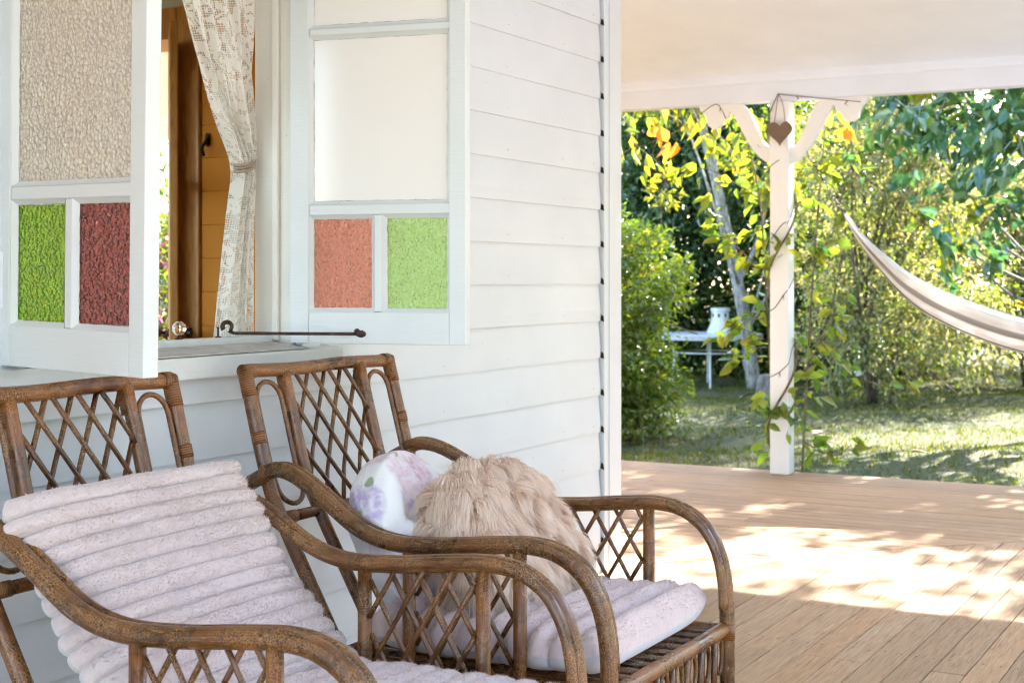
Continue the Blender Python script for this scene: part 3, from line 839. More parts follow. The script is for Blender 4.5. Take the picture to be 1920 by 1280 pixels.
# ---- verandah post with curved brackets
PY = .30
def make_post(px, py, label, brackets=True):
    t = empty('verandah_post', (px, py, 0)); tag(t, label, 'post')
    h = .061
    MB().box((-h, -h, 0), (h, h, BZ0 - .001)).build('shaft', 'white_post', t, bevel=.009)
    if not brackets: return t
    oc = spline([(.058, 1.960), (.115, 1.985), (.180, 2.05), (.232, 2.13), (.275, 2.21), (.315, 2.28), (.372, 2.3545)], 5)[:, :2]
    ic = spline([(.058, 2.070), (.085, 2.072), (.118, 2.105), (.150, 2.17), (.185, 2.25), (.222, 2.315), (.262, 2.3545)], 5)[:, :2]
    lobe = [(.330, 2.3548), (.352, 2.272), (.388, 2.262), (.398, 2.225), (.425, 2.205), (.462, 2.204), (.492, 2.226), (.500, 2.268), (.515, 2.300), (.545, 2.325), (.555, 2.3548)]
    for sgn in (1, -1):
        v = []; f = []; m = len(oc)
        for i in range(m):
            for (yy, zz) in (oc[i], ic[i]):
                v.append((-.023, sgn * yy, zz)); v.append((.023, sgn * yy, zz))
        for i in range(m - 1):
            a0 = i * 4; b0 = a0 + 4
            f += [(a0, a0 + 2, b0 + 2, b0), (a0 + 1, b0 + 1, b0 + 3, a0 + 3), (a0, b0, b0 + 1, a0 + 1), (a0 + 2, a0 + 3, b0 + 3, b0 + 2)]
        if sgn > 0: f = [tuple(reversed(q)) for q in f]
        br = MB().add(v, f).build('bracket', 'white_post', t)
        n = len(lobe); v = [(-.019, sgn * a, b) for a, b in lobe] + [(.019, sgn * a, b) for a, b in lobe]
        f = [tuple(range(n)), tuple(range(2 * n - 1, n - 1, -1))] + [(i, n + i, n + (i + 1) % n, (i + 1) % n) for i in range(n)]
        if sgn < 0: f = [tuple(reversed(q)) for q in f]
        MB().add(v, f).build('scroll', 'white_post', br)
    return t
make_post(BX, PY, 'white square verandah post with curved brackets wound with vine')
# ================================================================== RATTAN CHAIRS
AX, PXO, PXI = .372, .335, .178       # half widths: arms, outer back posts, inner back posts
BACK = [(.515, .985), (.445, .728), (.395, .612), (.205, .285)]     # (y,z) along the reclining back
def back_at(z):
    for (y0, z0), (y1, z1) in zip(BACK[:-1], BACK[1:]):
        if z <= z0 and z >= z1: return y0 + (y1 - y0) * (z0 - z) / (z0 - z1)
    return BACK[0][0]
ARM = [(.505, .690), (.455, .716), (.405, .738), (.335, .727), (.24, .680), (.13, .615), (.03, .588), (-.10, .590), (-.25, .606), (-.35, .613), (-.425, .600), (-.487, .560), (-.528, .495), (-.548, .41), (-.553, .30), (-.553, .15), (-.553, .008)]
def make_chair(loc, rz, label):
    t = empty('rattan_armchair', loc, rz); tag(t, label, 'chair', 'rattan armchairs along the wall')
    def T(name, pts, r, mat='rattan', n=12, parent=t):
        return MB().tube(pts, r, n).build(name, mat, parent, smooth=True)
    jit = lambda a: random.uniform(-a, a)
    # top rail
    T('top_rail', [(x, BACK[0][0] + .004 * math.sin(x * 9), BACK[0][1] + .002 * math.sin(x * 14)) for x in np.linspace(-PXO - .012, PXO + .012, 14)], .0185)
    for s in (-1, 1):
        pts = spline([(s * PXO, y, z) for y, z in BACK], 6)
        T('back_post', pts, .0185)
        bz = MB().tube([(s * (PXO - .03), BACK[0][0], BACK[0][1]), (s * PXO, BACK[0][0], BACK[0][1])], .0200, 12)
        bz.tube([(s * PXO, y, z) for y, z in ((.517, .993), (.497, .92))], .0200, 12); bz.build('cane_binding', 'binding', t, smooth=True)
        T('inner_post', spline([(s * PXI, y - .004, z) for y, z in BACK], 6), .0165)
        MB().tube([(s * PXI, .513, .966), (s * PXI, .500, .915)], .0180, 12).build('cane_binding', 'binding', t, smooth=True)
        # long oval loop between the posts
        cx = s * (PXO + PXI) / 2; hw = (PXO - PXI) / 2 - .027
        zt, zl = .955, .640
        lp = []
        for a in np.linspace(0, math.pi, 13): lp.append((cx + hw * math.cos(a), zt - .05 + .05 * math.sin(a)))
        lp += [(cx - hw, z) for z in np.linspace(.86, .70, 6)]
        for a in np.linspace(math.pi, 2 * math.pi, 13): lp.append((cx + hw * math.cos(a), zl + .045 + .045 * math.sin(a)))
        lp += [(cx + hw, z) for z in np.linspace(.70, .86, 6)]
        MB().tube([(x, back_at(z) + .002, z) for x, z in lp], .0068, 8, closed=True).build('back_loop', 'rattan_thin', t, smooth=True)
    T('back_rail', [(x, back_at(.612) - .003, .612) for x in np.linspace(-PXO, PXO, 8)], .0150)
    T('seat_rear_rail', [(x, .205, .285) for x in np.linspace(-AX, AX, 8)], .0175)
    # diagonal lattice in the middle of the back
    z0, z1 = .612, .975
    w = .0765; slope = .115 / w
    def lattice(xmin, xmax, zmin, zmax, place, r, off, parent, w, slope):
        H = zmax - zmin
        for dirn in (1, -1):
            n0 = int((xmax - xmin + H / slope) / w) + 2
            for i in range(-1, n0 + 1):
                # line x = xs + dirn*(z-zmin)/slope
                xs = (xmin - (H / slope if dirn > 0 else 0)) + (i + .35) * w
                zs = np.linspace(zmin, zmax, 40); xx = xs + dirn * (zs - zmin) / slope
                ok = (xx >= xmin) & (xx <= xmax)
                if ok.sum() < 6: continue
                zz = zs[ok]; xx = xx[ok]
                pts = [place(a, b, dirn * off) for a, b in zip(np.interp(np.linspace(0, 1, 5), np.linspace(0, 1, len(xx)), xx), np.interp(np.linspace(0, 1, 5), np.linspace(0, 1, len(zz)), zz))]
                pts = [(p[0] + jit(.0012), p[1], p[2] + jit(.0012)) for p in pts]
                MB().tube(pts, [r * random.uniform(.9, 1.08) for _ in pts], 7).build('lattice_rod', 'rattan_thin', parent, smooth=True)
    lattice(-PXI + .008, PXI - .008, z0, z1, lambda a, b, o: (a, back_at(b) - .004 + o, b), .0062, .0045, t, w, 1.62)
    # arms
    for s in (-1, 1):
        def bow(y): return s * (AX - (.030 if y > .42 else .030 * max(0, (y - .2) / .22)) )
        pts = spline([(bow(y), y, z) for y, z in ARM], 6)
        arm = T('arm', pts, .0205, 'rattan_arm', 14)
        P2 = pts.copy(); P2[:, 0] -= s * .027; P2[:, 2] += .006; P2[:, 1] -= .000
        T('arm_rod', P2[8:-14], .0125, 'rattan_arm', 10, arm)
        zu = .30
        for y in (-.02, -.325):
            za = float(np.interp(-y, [-p[1] for p in pts[:60]], [p[2] for p in pts[:60]]))
            T('arm_post', [(s * AX, y, .06), (s * AX, y, .35), (s * AX, y, za - .008)], .0165, 'rattan', 10, arm)
        MB().tube([(bow(.45), .452, .702), (bow(.45), .430, .742)], .0222, 12).build('cane_binding', 'binding', arm, smooth=True)
        MB().tube([(s * (PXO - .052), back_at(.612) - .003, .612), (s * (PXO - .012), back_at(.612) - .003, .612)], .0172, 12).build('cane_binding', 'binding', t, smooth=True)
        MB().tube([(s * PXO, back_at(z_), z_) for z_ in (.80, .83)], .0196, 12).build('cane_binding', 'binding', t, smooth=True)
        lattice(-.311, -.034, .30, .595, lambda a, b, o: (s * (AX - .004 + o), a, b), .0060, .0042, arm, .070, 1.65)
        # rails of the side frame
        T('side_rail', [(s * AX, y, .285) for y in np.linspace(.205, -.545, 8)], .0165)
        T('stretcher', [(s * AX, y, .075) for y in np.linspace(.25, -.545, 8)], .0130)
        T('rear_leg', [(s * AX, .205, .285), (s * AX, .225, .15), (s * AX, .25, .006)], .0175)
        MB().tube([(s * AX, -.553, .262), (s * AX, -.553, .305)], .0222, 12).build('cane_binding', 'binding', t, smooth=True)
    # seat
    T('seat_front_rail', [(x, -.548, .290) for x in np.linspace(-AX - .004, AX + .004, 10)], .0195)
    T('lower_front_rail', [(x, -.548, .085) for x in np.linspace(-AX, AX, 6)], .0145)
    xs = np.arange(-AX + .045, AX - .02, .0655)
    for i, x in enumerate(xs):
        T('seat_slat', [(x + jit(.003), y, .287 + jit(.001)) for y in np.linspace(.20, -.54, 5)], .0098, 'rattan_thin', 8)
    # apron of pegs and loops under the front rail
    for x in np.linspace(-AX + .085, AX - .085, 7):
        T('apron_peg', [(x, -.548, .09), (x, -.548, .278)], .0085, 'rattan_thin', 8)
    for x in np.linspace(-AX + .045, AX - .045, 8):
        lp = [(x + .024 * math.cos(a), -.546, .225 + .045 * math.sin(a)) for a in np.linspace(0, 2 * math.pi, 18, endpoint=False)]
        MB().tube(lp, .0062, 7, closed=True).build('apron_loop', 'rattan_thin', t, smooth=True)
    return t
CHA = ((2.325, -.740, 0), R(1.5)); CHB = ((3.30, -.70, 0), R(0))
chair_a = make_chair(CHA[0], CHA[1], 'brown rattan armchair draped with long pale ribbed cushion, beside the left casement')
chair_b = make_chair(CHB[0], CHB[1], 'brown rattan armchair nearer the house corner holding floral and fur pillows')

# ================================================================== CUSHIONS
def smooth_noise(a, b, k, amp, seed):
    r = np.random.default_rng(seed); n = r.normal(size=(a // k + 3, b // k + 3))
    ia = np.linspace(0, n.shape[0] - 1.001, a); ib = np.linspace(0, n.shape[1] - 1.001, b)
    i0 = ia.astype(int); j0 = ib.astype(int); fa = (ia - i0)[:, None]; fb = (ib - j0)[None]
    fa = fa * fa * (3 - 2 * fa); fb = fb * fb * (3 - 2 * fb)
    return amp * (n[i0][:, j0] * (1 - fa) * (1 - fb) + n[i0 + 1][:, j0] * fa * (1 - fb) + n[i0][:, j0 + 1] * (1 - fa) * fb + n[i0 + 1][:, j0 + 1] * fa * fb)

def ribbed(name, path, width, thick, nrib, seed, mat, loc, rz, label, skew=0.0, drop_edge=.0, group=None, nap=26000, rib=.020, rexp=.5, seamf=.34):
    """A plush cushion whose ribs run across its width. path: (y,z) centre line of the underside, from top/back to front."""
    c = empty(name, loc, rz); tag(c, label, 'cushion', group)
    P = spline([(0, y, z) for y, z in path], 12)
    L = np.concatenate([[0], np.cumsum(np.linalg.norm(np.diff(P, axis=0), axis=1))])
    nv = nrib * 14 + 1; nu = 90
    vv = np.linspace(0, 1, nv); uu = np.linspace(-1, 1, nu)
    C = np.stack([np.interp(vv * L[-1], L, P[:, k]) for k in (1, 2)], 1)
    Tn = np.gradient(C, axis=0); Tn /= np.linalg.norm(Tn, axis=1)[:, None]
    N = np.stack([Tn[:, 1], -Tn[:, 0]], 1)                      # upward normal when path runs towards -y
    N *= np.sign(N[:, 1:2] + 1e-6)
    ph = vv * nrib
    ribs = np.abs(np.sin(np.pi * ph)) ** rexp
    edge_v = np.clip(1 - np.abs(2 * vv - 1) ** 9, 0, 1) ** .5
    wob = smooth_noise(nv, nu, 16, .007, seed) + smooth_noise(nv, nu, 4, .0018, seed + 1)
    U, V = np.meshgrid(uu, vv)
    edge_u = np.clip(1 - np.abs(U) ** 7, 0, 1) ** .5
    th = thick * edge_u * (.30 + .70 * edge_v[:, None]) * (1 - .12 * U ** 2)
    top = th + (ribs[:, None] * rib - rib * .5) * np.clip(edge_u + .35, 0, 1) + wob * edge_u * .8
    X = U * width / 2 * (.962 + .045 * ribs[:, None]) + smooth_noise(nv, 1, 20, .006, seed + 4)
    sk = skew * U
    def place(h):
        Y = C[:, 0][:, None] + N[:, 0][:, None] * h + Tn[:, 0][:, None] * sk
        Z = C[:, 1][:, None] + N[:, 1][:, None] * h + Tn[:, 1][:, None] * sk
        return np.stack([X, Y, Z], -1)
    seam = thick * seamf
    top = top * .80 + seam * (1 - .25 * edge_u * edge_v[:, None])
    lift = .030 * np.abs(U) ** 5 * V ** 5
    top = top + lift; seam = seam + lift
    A = place(top); B = place(seam * (1 - edge_u * np.clip(edge_v[:, None] * 1.2, 0, 1)) + .002)
    A[:, 0] = B[:, 0]; A[:, -1] = B[:, -1]; A[0] = B[0]; A[-1] = B[-1]
    obj('cover', grid_mesh(name, np.transpose(A, (1, 0, 2))), mat, c)
    obj('underside', grid_mesh('underside', np.transpose(B[:, ::-1], (1, 0, 2))), 'satin', c)
    # short pile standing on the top
    r = np.random.default_rng(seed + 9)
    i = r.integers(1, nv - 2, nap); j = r.integers(1, nu - 2, nap); fa = r.random(nap)[:, None]; fb = r.random(nap)[:, None]
    p = A[i, j] * (1 - fa) * (1 - fb) + A[i + 1, j] * fa * (1 - fb) + A[i, j + 1] * (1 - fa) * fb + A[i + 1, j + 1] * fa * fb
    nrm = np.cross(A[i, j + 1] - A[i, j], A[i + 1, j] - A[i, j]); nrm /= np.linalg.norm(nrm, axis=1)[:, None] + 1e-9
    nrm *= np.sign((nrm[:, 1] * N[i, 0] + nrm[:, 2] * N[i, 1]))[:, None]
    flow = np.stack([np.sin(p[:, 0] * 31 + p[:, 1] * 23), np.cos(p[:, 1] * 37 + p[:, 0] * 17), np.sin(p[:, 2] * 29)], 1)
    d = nrm * .8 + flow * .55 + r.normal(size=(nap, 3)) * .25; d /= np.linalg.norm(d, axis=1)[:, None]
    ln = r.uniform(.003, .007, nap)[:, None]; side = np.cross(d, r.normal(size=(nap, 3))); side /= np.linalg.norm(side, axis=1)[:, None]
    wd = .0011
    Vt = np.stack([p - side * wd - nrm * .001, p + side * wd - nrm * .001, p + d * ln], 1).reshape(-1, 3)
    me2 = bpy.data.meshes.new('pile'); bulk(me2, Vt, np.arange(nap * 3).reshape(-1, 3))
    pl = obj('pile', me2, 'pile', c); pl['kind'] = 'stuff'
    return c
# chair A: back cushion that slumps over the seat, and the seat cushion in front of it
ribbed('ribbed_back_cushion', [(.378, .782), (.336, .69), (.28, .60), (.20, .49), (.10, .385), (.03, .315)], .70, .112, 14, 21, 'plush', CHA[0], CHA[1],
       'long pale pink ribbed plush cushion leaning on the left chair back', nap=30000, rib=.018, rexp=.40)
ribbed('ribbed_seat_cushion', [(.02, .305), (-.12, .302), (-.30, .302), (-.45, .300), (-.56, .298)], .68, .10, 10, 33, 'plush', CHA[0], CHA[1],
       'pale ribbed plush seat cushion lying flat at the bottom edge', nap=20000)
ribbed('ribbed_seat_cushion', [(.14, .318), (0, .305), (-.15, .302), (-.33, .303), (-.51, .306)], .70, .100, 10, 45, 'plush_pinker', CHB[0], CHB[1],
       'dusky pink ribbed plush seat cushion under the fur pillow', nap=34000, rib=.048, rexp=.6, seamf=.36)

# ---- round floral pillow
def superpillow(nu, nv, rx, ry, rz, e1, e2):
    u = np.linspace(-np.pi, np.pi, nu, endpoint=False); v = np.linspace(-np.pi / 2, np.pi / 2, nv)
    U, V = np.meshgrid(u, v, indexing='ij')
    s = lambda a, e: np.sign(a) * np.abs(a) ** e
    return np.stack([rx * s(np.cos(V), e1) * s(np.cos(U), e2), ry * s(np.cos(V), e1) * s(np.sin(U), e2), rz * s(np.sin(V), e1)], -1)
fp = empty('floral_pillow', (3.20, -.560, .415)); tag(fp, 'round white cushion printed with lilac flowers leaning on lattice chair back', 'pillow')
tilt = (R(66), R(0), R(6))
S = superpillow(72, 40, .232, .232, .078, .60, 1.0)
wob = smooth_noise(72, 40, 5, .008, 5); wob[:, :3] = 0; wob[:, -3:] = 0; S[..., 2] += wob
o = obj('cover', grid_mesh('floral_cover', S, wrap_u=True), 'floral', fp, loc=(0, 0, .135), rot=tilt)
a = np.linspace(0, 2 * np.pi, 60, endpoint=False)
MB().tube([(.229 * math.cos(q), .229 * math.sin(q), .003 * math.sin(q * 9)) for q in a], .0042, 7, closed=True).build('piping', 'floral', o, smooth=True)

# ---- shaggy fur pillow
fu = empty('fur_pillow', (3.285, -.775, .385)); tag(fu, 'shaggy peach coloured fur pillow propped on the right hand chair', 'pillow')
rot = Matrix.Rotation(R(-14), 4, 'Z') @ Matrix.Rotation(R(58), 4, 'X') @ Matrix.Rotation(R(8), 4, 'Z')
S = superpillow(64, 36, .215, .205, .100, .75, .66)
S2 = (np.asarray(rot.to_3x3()) @ S.reshape(-1, 3).T).T.reshape(S.shape) + np.array([0, 0, .165])
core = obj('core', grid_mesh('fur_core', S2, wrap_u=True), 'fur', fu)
def fur_mesh(S2, n, length, seed, seg=5, wd=.0016):
    r = np.random.default_rng(seed); a, b = S2.shape[:2]
    nx = np.roll(S2, -1, 0) - np.roll(S2, 1, 0); ny = np.gradient(S2, axis=1)
    NN = np.cross(nx, ny); NN /= np.linalg.norm(NN, axis=2)[..., None] + 1e-9
    cen = S2.reshape(-1, 3).mean(0); NN *= np.sign((NN * (S2 - cen)).sum(2))[..., None]
    area = np.linalg.norm(np.cross(nx, ny), axis=2)[:, 1:-1]; pr = area.ravel() / area.sum()
    pick = r.choice(pr.size, n, p=pr); i = pick // (b - 2); j = pick % (b - 2) + 1
    fa = r.random(n)[:, None] - .5; fb = r.random(n)[:, None] - .5
    p = S2[i, j] + nx[i, j] * .5 * fa + ny[i, j] * fb; nm = NN[i, j]
    # clumps
    nc = 520; cp = p[:nc]; 
    near = np.empty(n, int)
    for k in range(0, n, 4000):
        near[k:k + 4000] = ((p[k:k + 4000, None] - cp[None]) ** 2).sum(2).argmin(1)
    cdir = r.normal(size=(nc, 3)) * .55
    g = np.array([0, -.12, -1.0])
    side = np.cross(nm, r.normal(size=(n, 3))); side /= np.linalg.norm(side, axis=1)[:, None] + 1e-9
    ln = length * r.uniform(.55, 1.15, n)
    pts = []; cur = p - nm * .004; d = nm * .6 + cdir[near] * .5 + r.normal(size=(n, 3)) * .12 + g * .25
    ph = r.random(nc)[near] * 6.28 + r.normal(size=n) * .4
    ax = np.cross(nm, cdir[near]); ax /= np.linalg.norm(ax, axis=1)[:, None] + 1e-9
    cpos = cp[near] + NN[i, j] * .03
    for k in range(seg + 1):
        pts.append(cur.copy())
        dd = d / (np.linalg.norm(d, axis=1)[:, None] + 1e-9)
        tgt = (cp[near] + cdir[near] * length * .5 + g * length * .3 * (k / seg)) - cur
        cur = cur + dd * (ln / seg)[:, None] + tgt * .038 + ax * (np.sin(ph + k * 2.1) * .0030)[:, None]
        d = d + g * .42
    P = np.stack(pts, 1)                                    # n,seg+1,3
    wk = wd * np.linspace(1.0, .25, seg + 1)[None, :, None]
    V = np.stack([P - side[:, None] * wk, P + side[:, None] * wk], 2).reshape(-1, 3)
    base = (np.arange(n) * (seg + 1) * 2)[:, None, None]; kk = np.arange(seg)[None, :, None] * 2
    F = (base + kk + np.array([0, 1, 3, 2])[None, None]).reshape(-1, 4)
    uvv = np.repeat(np.linspace(0, 1, seg + 1), 2); uv = np.stack([np.zeros_like(uvv), uvv], 1); uv = np.tile(uv, (n, 1))
    me = bpy.data.meshes.new('fur'); bulk(me, V, F)
    l = me.uv_layers.new(name='UVMap'); l.data.foreach_set('uv', uv[F.ravel()].astype(np.float32).ravel())
    return me
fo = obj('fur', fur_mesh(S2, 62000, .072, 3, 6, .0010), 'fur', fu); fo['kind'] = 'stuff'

# ================================================================== WINDOW DRESSING
# lace curtain tied back against the right jamb
rows, cols_ = 90, 70
zz = np.linspace(2.44, 1.045, rows)
lz = [2.44, 2.016, 1.87, 1.735, 1.645, 1.585, 1.560, 1.50, 1.35, 1.20, 1.045]
lx = [2.86, 3.105, 3.165, 3.235, 3.295, 3.340, 3.352, 3.335, 3.300, 3.268, 3.236]
left = np.interp(zz, lz[::-1], lx[::-1]); right = np.interp(zz, [1.045, 1.50, 1.56, 1.7, 2.44], [3.392, 3.388, 3.386, 3.390, 3.394])
k = np.ones(7) / 7; left = np.convolve(np.pad(left, 3, 'edge'), k, 'valid')
tight = np.clip((right - left) / .30, .16, 1.4)
V = np.zeros((rows, cols_, 3)); uvc = np.zeros((rows, cols_, 2))
tt = np.linspace(0, 1, cols_)
for i in range(rows):
    f_ = 5.0; amp = .010 + .016 * (1 - min(1, tight[i]))
    lean = (1 - zz[i] / 2.44) * 2.0
    V[i, :, 0] = left[i] + (right[i] - left[i]) * tt + .004 * np.sin(tt * 40 + zz[i] * 6)
    V[i, :, 1] = .150 + amp * np.sin(tt * 2 * np.pi * f_ + lean + .8 * np.sin(zz[i] * 5)) + .006 * np.sin(tt * 57 + zz[i] * 9) - .012 * tt
    V[i, :, 2] = zz[i]
    uvc[i, :, 0] = tt * .62; uvc[i, :, 1] = zz[i]
cur = obj('lace_curtain', grid_mesh('lace_curtain', V, uvc), 'lace')
tag(cur, 'white lace curtain gathered to one side of the open window', 'curtain')
tie = MB()
for dz in (-.006, .004, .012):
    a = np.linspace(0, 2 * np.pi, 24, endpoint=False)
    tie.tube([(3.366 + .030 * math.cos(q), .146 + .030 * math.sin(q), 1.560 + dz + .010 * math.cos(q)) for q in a], .0042, 7, closed=True)
tie.tube([(3.392, .146, 1.565), (3.402, .14, 1.575)], .004, 7)
tag(tie.build('tie_back', 'cord', None, smooth=True), 'twisted cord holding the lace curtain against the jamb', 'tieback')
# crystal ball on the inner sill
cb = empty('glass_ball', (3.012, .082, SILL_Z + .028)); tag(cb, 'small clear glass ball standing on the window sill', 'ornament')
MB().lathe([(.012, 0), (.012, .003), (.005, .006), (.005, .012)], 12).build('foot', 'iron', cb, smooth=True)
MB().sphere((0, 0, .030), .0195, 20, 14).build('ball', 'crystal', cb, smooth=True)
# ================================================================== GARDEN
def leaf_arrays(P, D, N, size, asp, fold=.22, curl=.18):
    """each leaf: six points, two quads folded on the midrib. P base, D axis, N normal (n,3)"""
    n = len(P); S = np.cross(N, D); S /= np.linalg.norm(S, axis=1)[:, None] + 1e-9
    N = np.cross(D, S); sz = size[:, None]; w = sz * asp
    def pt(l, s, h): return P + D * sz * l + S * w * s + N * sz * h
    V = np.stack([pt(0, 0, 0), pt(.32, .5, fold * asp * .9), pt(.70, .36, fold * asp * .5 - curl * .4), pt(1, 0, -curl), pt(.70, -.36, fold * asp * .5 - curl * .4), pt(.32, -.5, fold * asp * .9)], 1)
    b = (np.arange(n) * 6)[:, None]
    F = np.concatenate([b + np.array([0, 3, 2, 1]), b + np.array([0, 5, 4, 3])], 1).reshape(-1, 4)
    return V.reshape(-1, 3), F
def unit(a): return a / (np.linalg.norm(a, axis=1)[:, None] + 1e-9)
def crown_points(blobs, ncl, k, rc, r, hollow=.45):
    vol = np.array([b[1][0] * b[1][1] * b[1][2] for b in blobs]) ** .8; pick = r.choice(len(blobs), ncl, p=vol / vol.sum())
    c = np.array([b[0] for b in blobs])[pick]; rad = np.array([b[1] for b in blobs])[pick]
    d = unit(r.normal(size=(ncl, 3))); rr = r.random(ncl) ** hollow
    cc = c + d * rad * rr[:, None]
    # droop of each cluster and individual leaves strung along a twig
    tw = unit(d + r.normal(size=(ncl, 3)) * .6 + np.array([0, 0, -.1]))
    t = r.random((ncl, k, 1)); pts = cc[:, None] + tw[:, None] * (t - .4) * rc * 2.2 + r.normal(size=(ncl, k, 3)) * rc * .33
    out = np.repeat(d[:, None], k, 1).reshape(-1, 3); twr = np.repeat(tw[:, None], k, 1).reshape(-1, 3)
    return pts.reshape(-1, 3), out, twr, cc, tw
def plant(name, label, cat, base, trunks, blobs, ncl, k, rc, size, asp, mats, bark='bark', seed=1, group=None, sep=0, droop=.35, hollow=.45, zmin=-.22, stems=0, part='crown'):
    r = np.random.default_rng(seed); t = empty(name, base); tag(t, label, cat, group)
    B = np.array(base)
    tm = MB()
    for pts, r0, r1 in trunks:
        pp = spline([np.array(p) - B for p in pts], 6); tm.tube(pp, np.linspace(r0, r1, len(pp)), 8)
    for (c, rad) in blobs:      # limbs reaching into the crown
        for _ in range(stems):
            e = np.array(c) + r.normal(size=3) * np.array(rad) * .5
            s0 = np.array(trunks[0][0][min(len(trunks[0][0]) - 1, 1 + r.integers(0, 2))]) if trunks else np.array([c[0], c[1], base[2]])
            mid = (s0 + e) / 2 + r.normal(size=3) * .12
            pp = spline([s0 - B, mid - B, e - B], 5); tm.tube(pp, np.linspace(.022, .006, len(pp)), 6)
    if tm.v: tm.build('trunk', bark, t, smooth=True)
    share = 1 / len(mats); bi = 0
    for mi, (mat, frac) in enumerate(mats):
        P, O, TW, cc, tw = crown_points(blobs, max(4, int(ncl * frac)), k, rc, r, hollow)
        ok = P[:, 2] > zmin; P, O, TW = P[ok], O[ok], TW[ok]; n = len(P)
        D = unit(TW * .6 + O * .4 + r.normal(size=(n, 3)) * .55 + np.array([0, 0, -droop]))
        N = unit(r.normal(size=(n, 3)) * .55 + O * .35 + np.array([0, 0, .75]))
        sz = size * r.uniform(.6, 1.2, n)
        if sep and mi == 0:
            cd = np.array([0, -2.62, 1.225]); dist = np.linalg.norm(P - cd, axis=1); order = np.argsort(dist)
            near = order[:sep]; keep = np.ones(n, bool); keep[near] = False
            lm = []
            for q in range(4):
                V, F = leaf_arrays(np.zeros((1, 3)), np.array([[1., 0, 0]]), np.array([[0, 0, 1.]]), np.array([1.]), asp * (.9 + .08 * q), .2 + .04 * q, .1 + .06 * q)
                me = bpy.data.meshes.new('leaf'); bulk(me, V, F); me.materials.append(M[mat]); lm.append(me)
            for q in near:
                o = bpy.data.objects.new('leaf', lm[q % 4]); col.objects.link(o); o.parent = t
                x = Vector(D[q]); z = Vector(N[q]); y = z.cross(x).normalized(); z = x.cross(y)
                o.matrix_local = Matrix.Translation(Vector(P[q] - B)) @ Matrix((x, y, z)).transposed().to_4x4() @ Matrix.Scale(sz[q], 4)
            P, D, N, sz = P[keep], D[keep], N[keep], sz[keep]
        V, F = leaf_arrays(P - B, D, N, sz, asp)
        me = bpy.data.meshes.new(part); bulk(me, V, F)
        o = obj(part, me, mat, t); o['kind'] = 'stuff'
        # twigs
        if mi == 0:
            tb = MB()
            sel = r.choice(len(cc), min(len(cc), 260), replace=False)
            for q in sel:
                a = cc[q] - B; tb.tube([a - tw[q] * rc * 1.6 + r.normal(size=3) * .02, a, a + tw[q] * rc * 1.2], [.006, .004, .002], 4)
            tg = tb.build('twigs', bark, t); tg['kind'] = 'stuff'
    return t
GZ = LAWN_Z
# clipped yellow-green hedge bush just past the house corner
plant('hedge_bush', 'bright yellow green bush beside the corner of the house', 'bush', (12.35, 3.05, GZ),
      [([(12.30 + dx, 3.22 + dy, GZ), (12.30 + 2 * dx, 3.22 + 2 * dy, .7), (12.30 + 3.4 * dx, 3.22 + 3 * dy, 1.5)], .022, .008) for dx, dy in ((.1, .08), (-.12, .1), (.05, -.15), (-.06, -.1), (.16, -.05), (0, .16), (-.15, -.02))],
      [((12.25, 3.42, .45), (.80, .92, .75)), ((12.3, 3.2, 1.22), (.75, .80, .60)), ((12.25, 3.4, 1.55), (.55, .55, .38)), ((12.4, 2.95, .15), (.55, .5, .45))],
      2600, 12, .10, .062, .40, [('leaf_hedge', .9), ('leaf_gold', .1)], seed=2, stems=3, hollow=.33, droop=.05)
# tall sprig above the hedge
plant('leafy_sprig', 'slender pale green sprig rising above the hedge bush', 'plant', (12.55, 2.72, 1.5),
      [([(12.55, 2.72, 1.4), (12.56, 2.70, 1.9), (12.58, 2.66, 2.25)], .010, .004)], [((12.57, 2.69, 2.05), (.12, .12, .26))], 16, 6, .06, .10, .42, [('leaf_gold', 1)], seed=4)
# dark evergreen trees at the back
plant('evergreen_tree', 'dense dark green tree behind the pale leaning trunk', 'tree', (21.3, 6.4, GZ),
      [([(21.3, 6.4, GZ), (21.2, 6.4, 1.6), (21.4, 6.3, 4.2)], .16, .06)],
      [((21.0, 6.3, 2.4), (1.9, 2.1, 1.5)), ((20.6, 7.2, 1.2), (1.5, 1.7, 1.2)), ((21.6, 6.0, 4.2), (1.8, 1.9, 1.3)), ((20.8, 5.2, 3.2), (1.1, 1.0, 1.0))],
      3400, 12, .18, .11, .55, [('leaf_dark', .85), ('leaf_teal', .15)], seed=5, stems=2)
plant('evergreen_tree', 'dark tree standing behind the verandah post', 'tree', (23.2, 4.9, GZ),
      [([(23.2, 4.9, GZ), (23.1, 4.9, 1.6), (23.2, 5.0, 4.0)], .15, .06)],
      [((23.0, 4.7, 2.0), (1.8, 1.9, 1.9)), ((22.9, 3.3, 2.3), (1.5, 1.5, 1.7)), ((23.3, 4.2, 4.2), (1.7, 2.2, 1.2))],
      2700, 12, .18, .105, .5, [('leaf_dark', .7), ('leaf_olive', .3)], seed=6, stems=2)
# pale leaning trunk with a high loose crown
plant('pale_tree', 'slim leaning tree with pale mottled trunk beside the garden table', 'tree', (18.75, 3.97, GZ),
      [([(18.75, 3.97, GZ), (18.62, 4.03, .5), (18.46, 4.09, 1.12), (18.30, 4.18, 1.8), (18.11, 4.3, 2.61), (17.83, 4.4, 3.4), (17.5, 4.5, 4.4)], .105, .05),
       ([(18.42, 4.10, 1.15), (18.62, 3.90, 1.7), (18.75, 3.75, 2.4)], .045, .02)],
      [((17.6, 4.6, 4.0), (1.2, 1.3, .7)), ((18.6, 3.5, 2.9), (.7, .8, .6))], 420, 10, .15, .12, .45, [('leaf_gold', .6), ('leaf_hedge', .4)], bark='bark_pale', seed=8, stems=2)
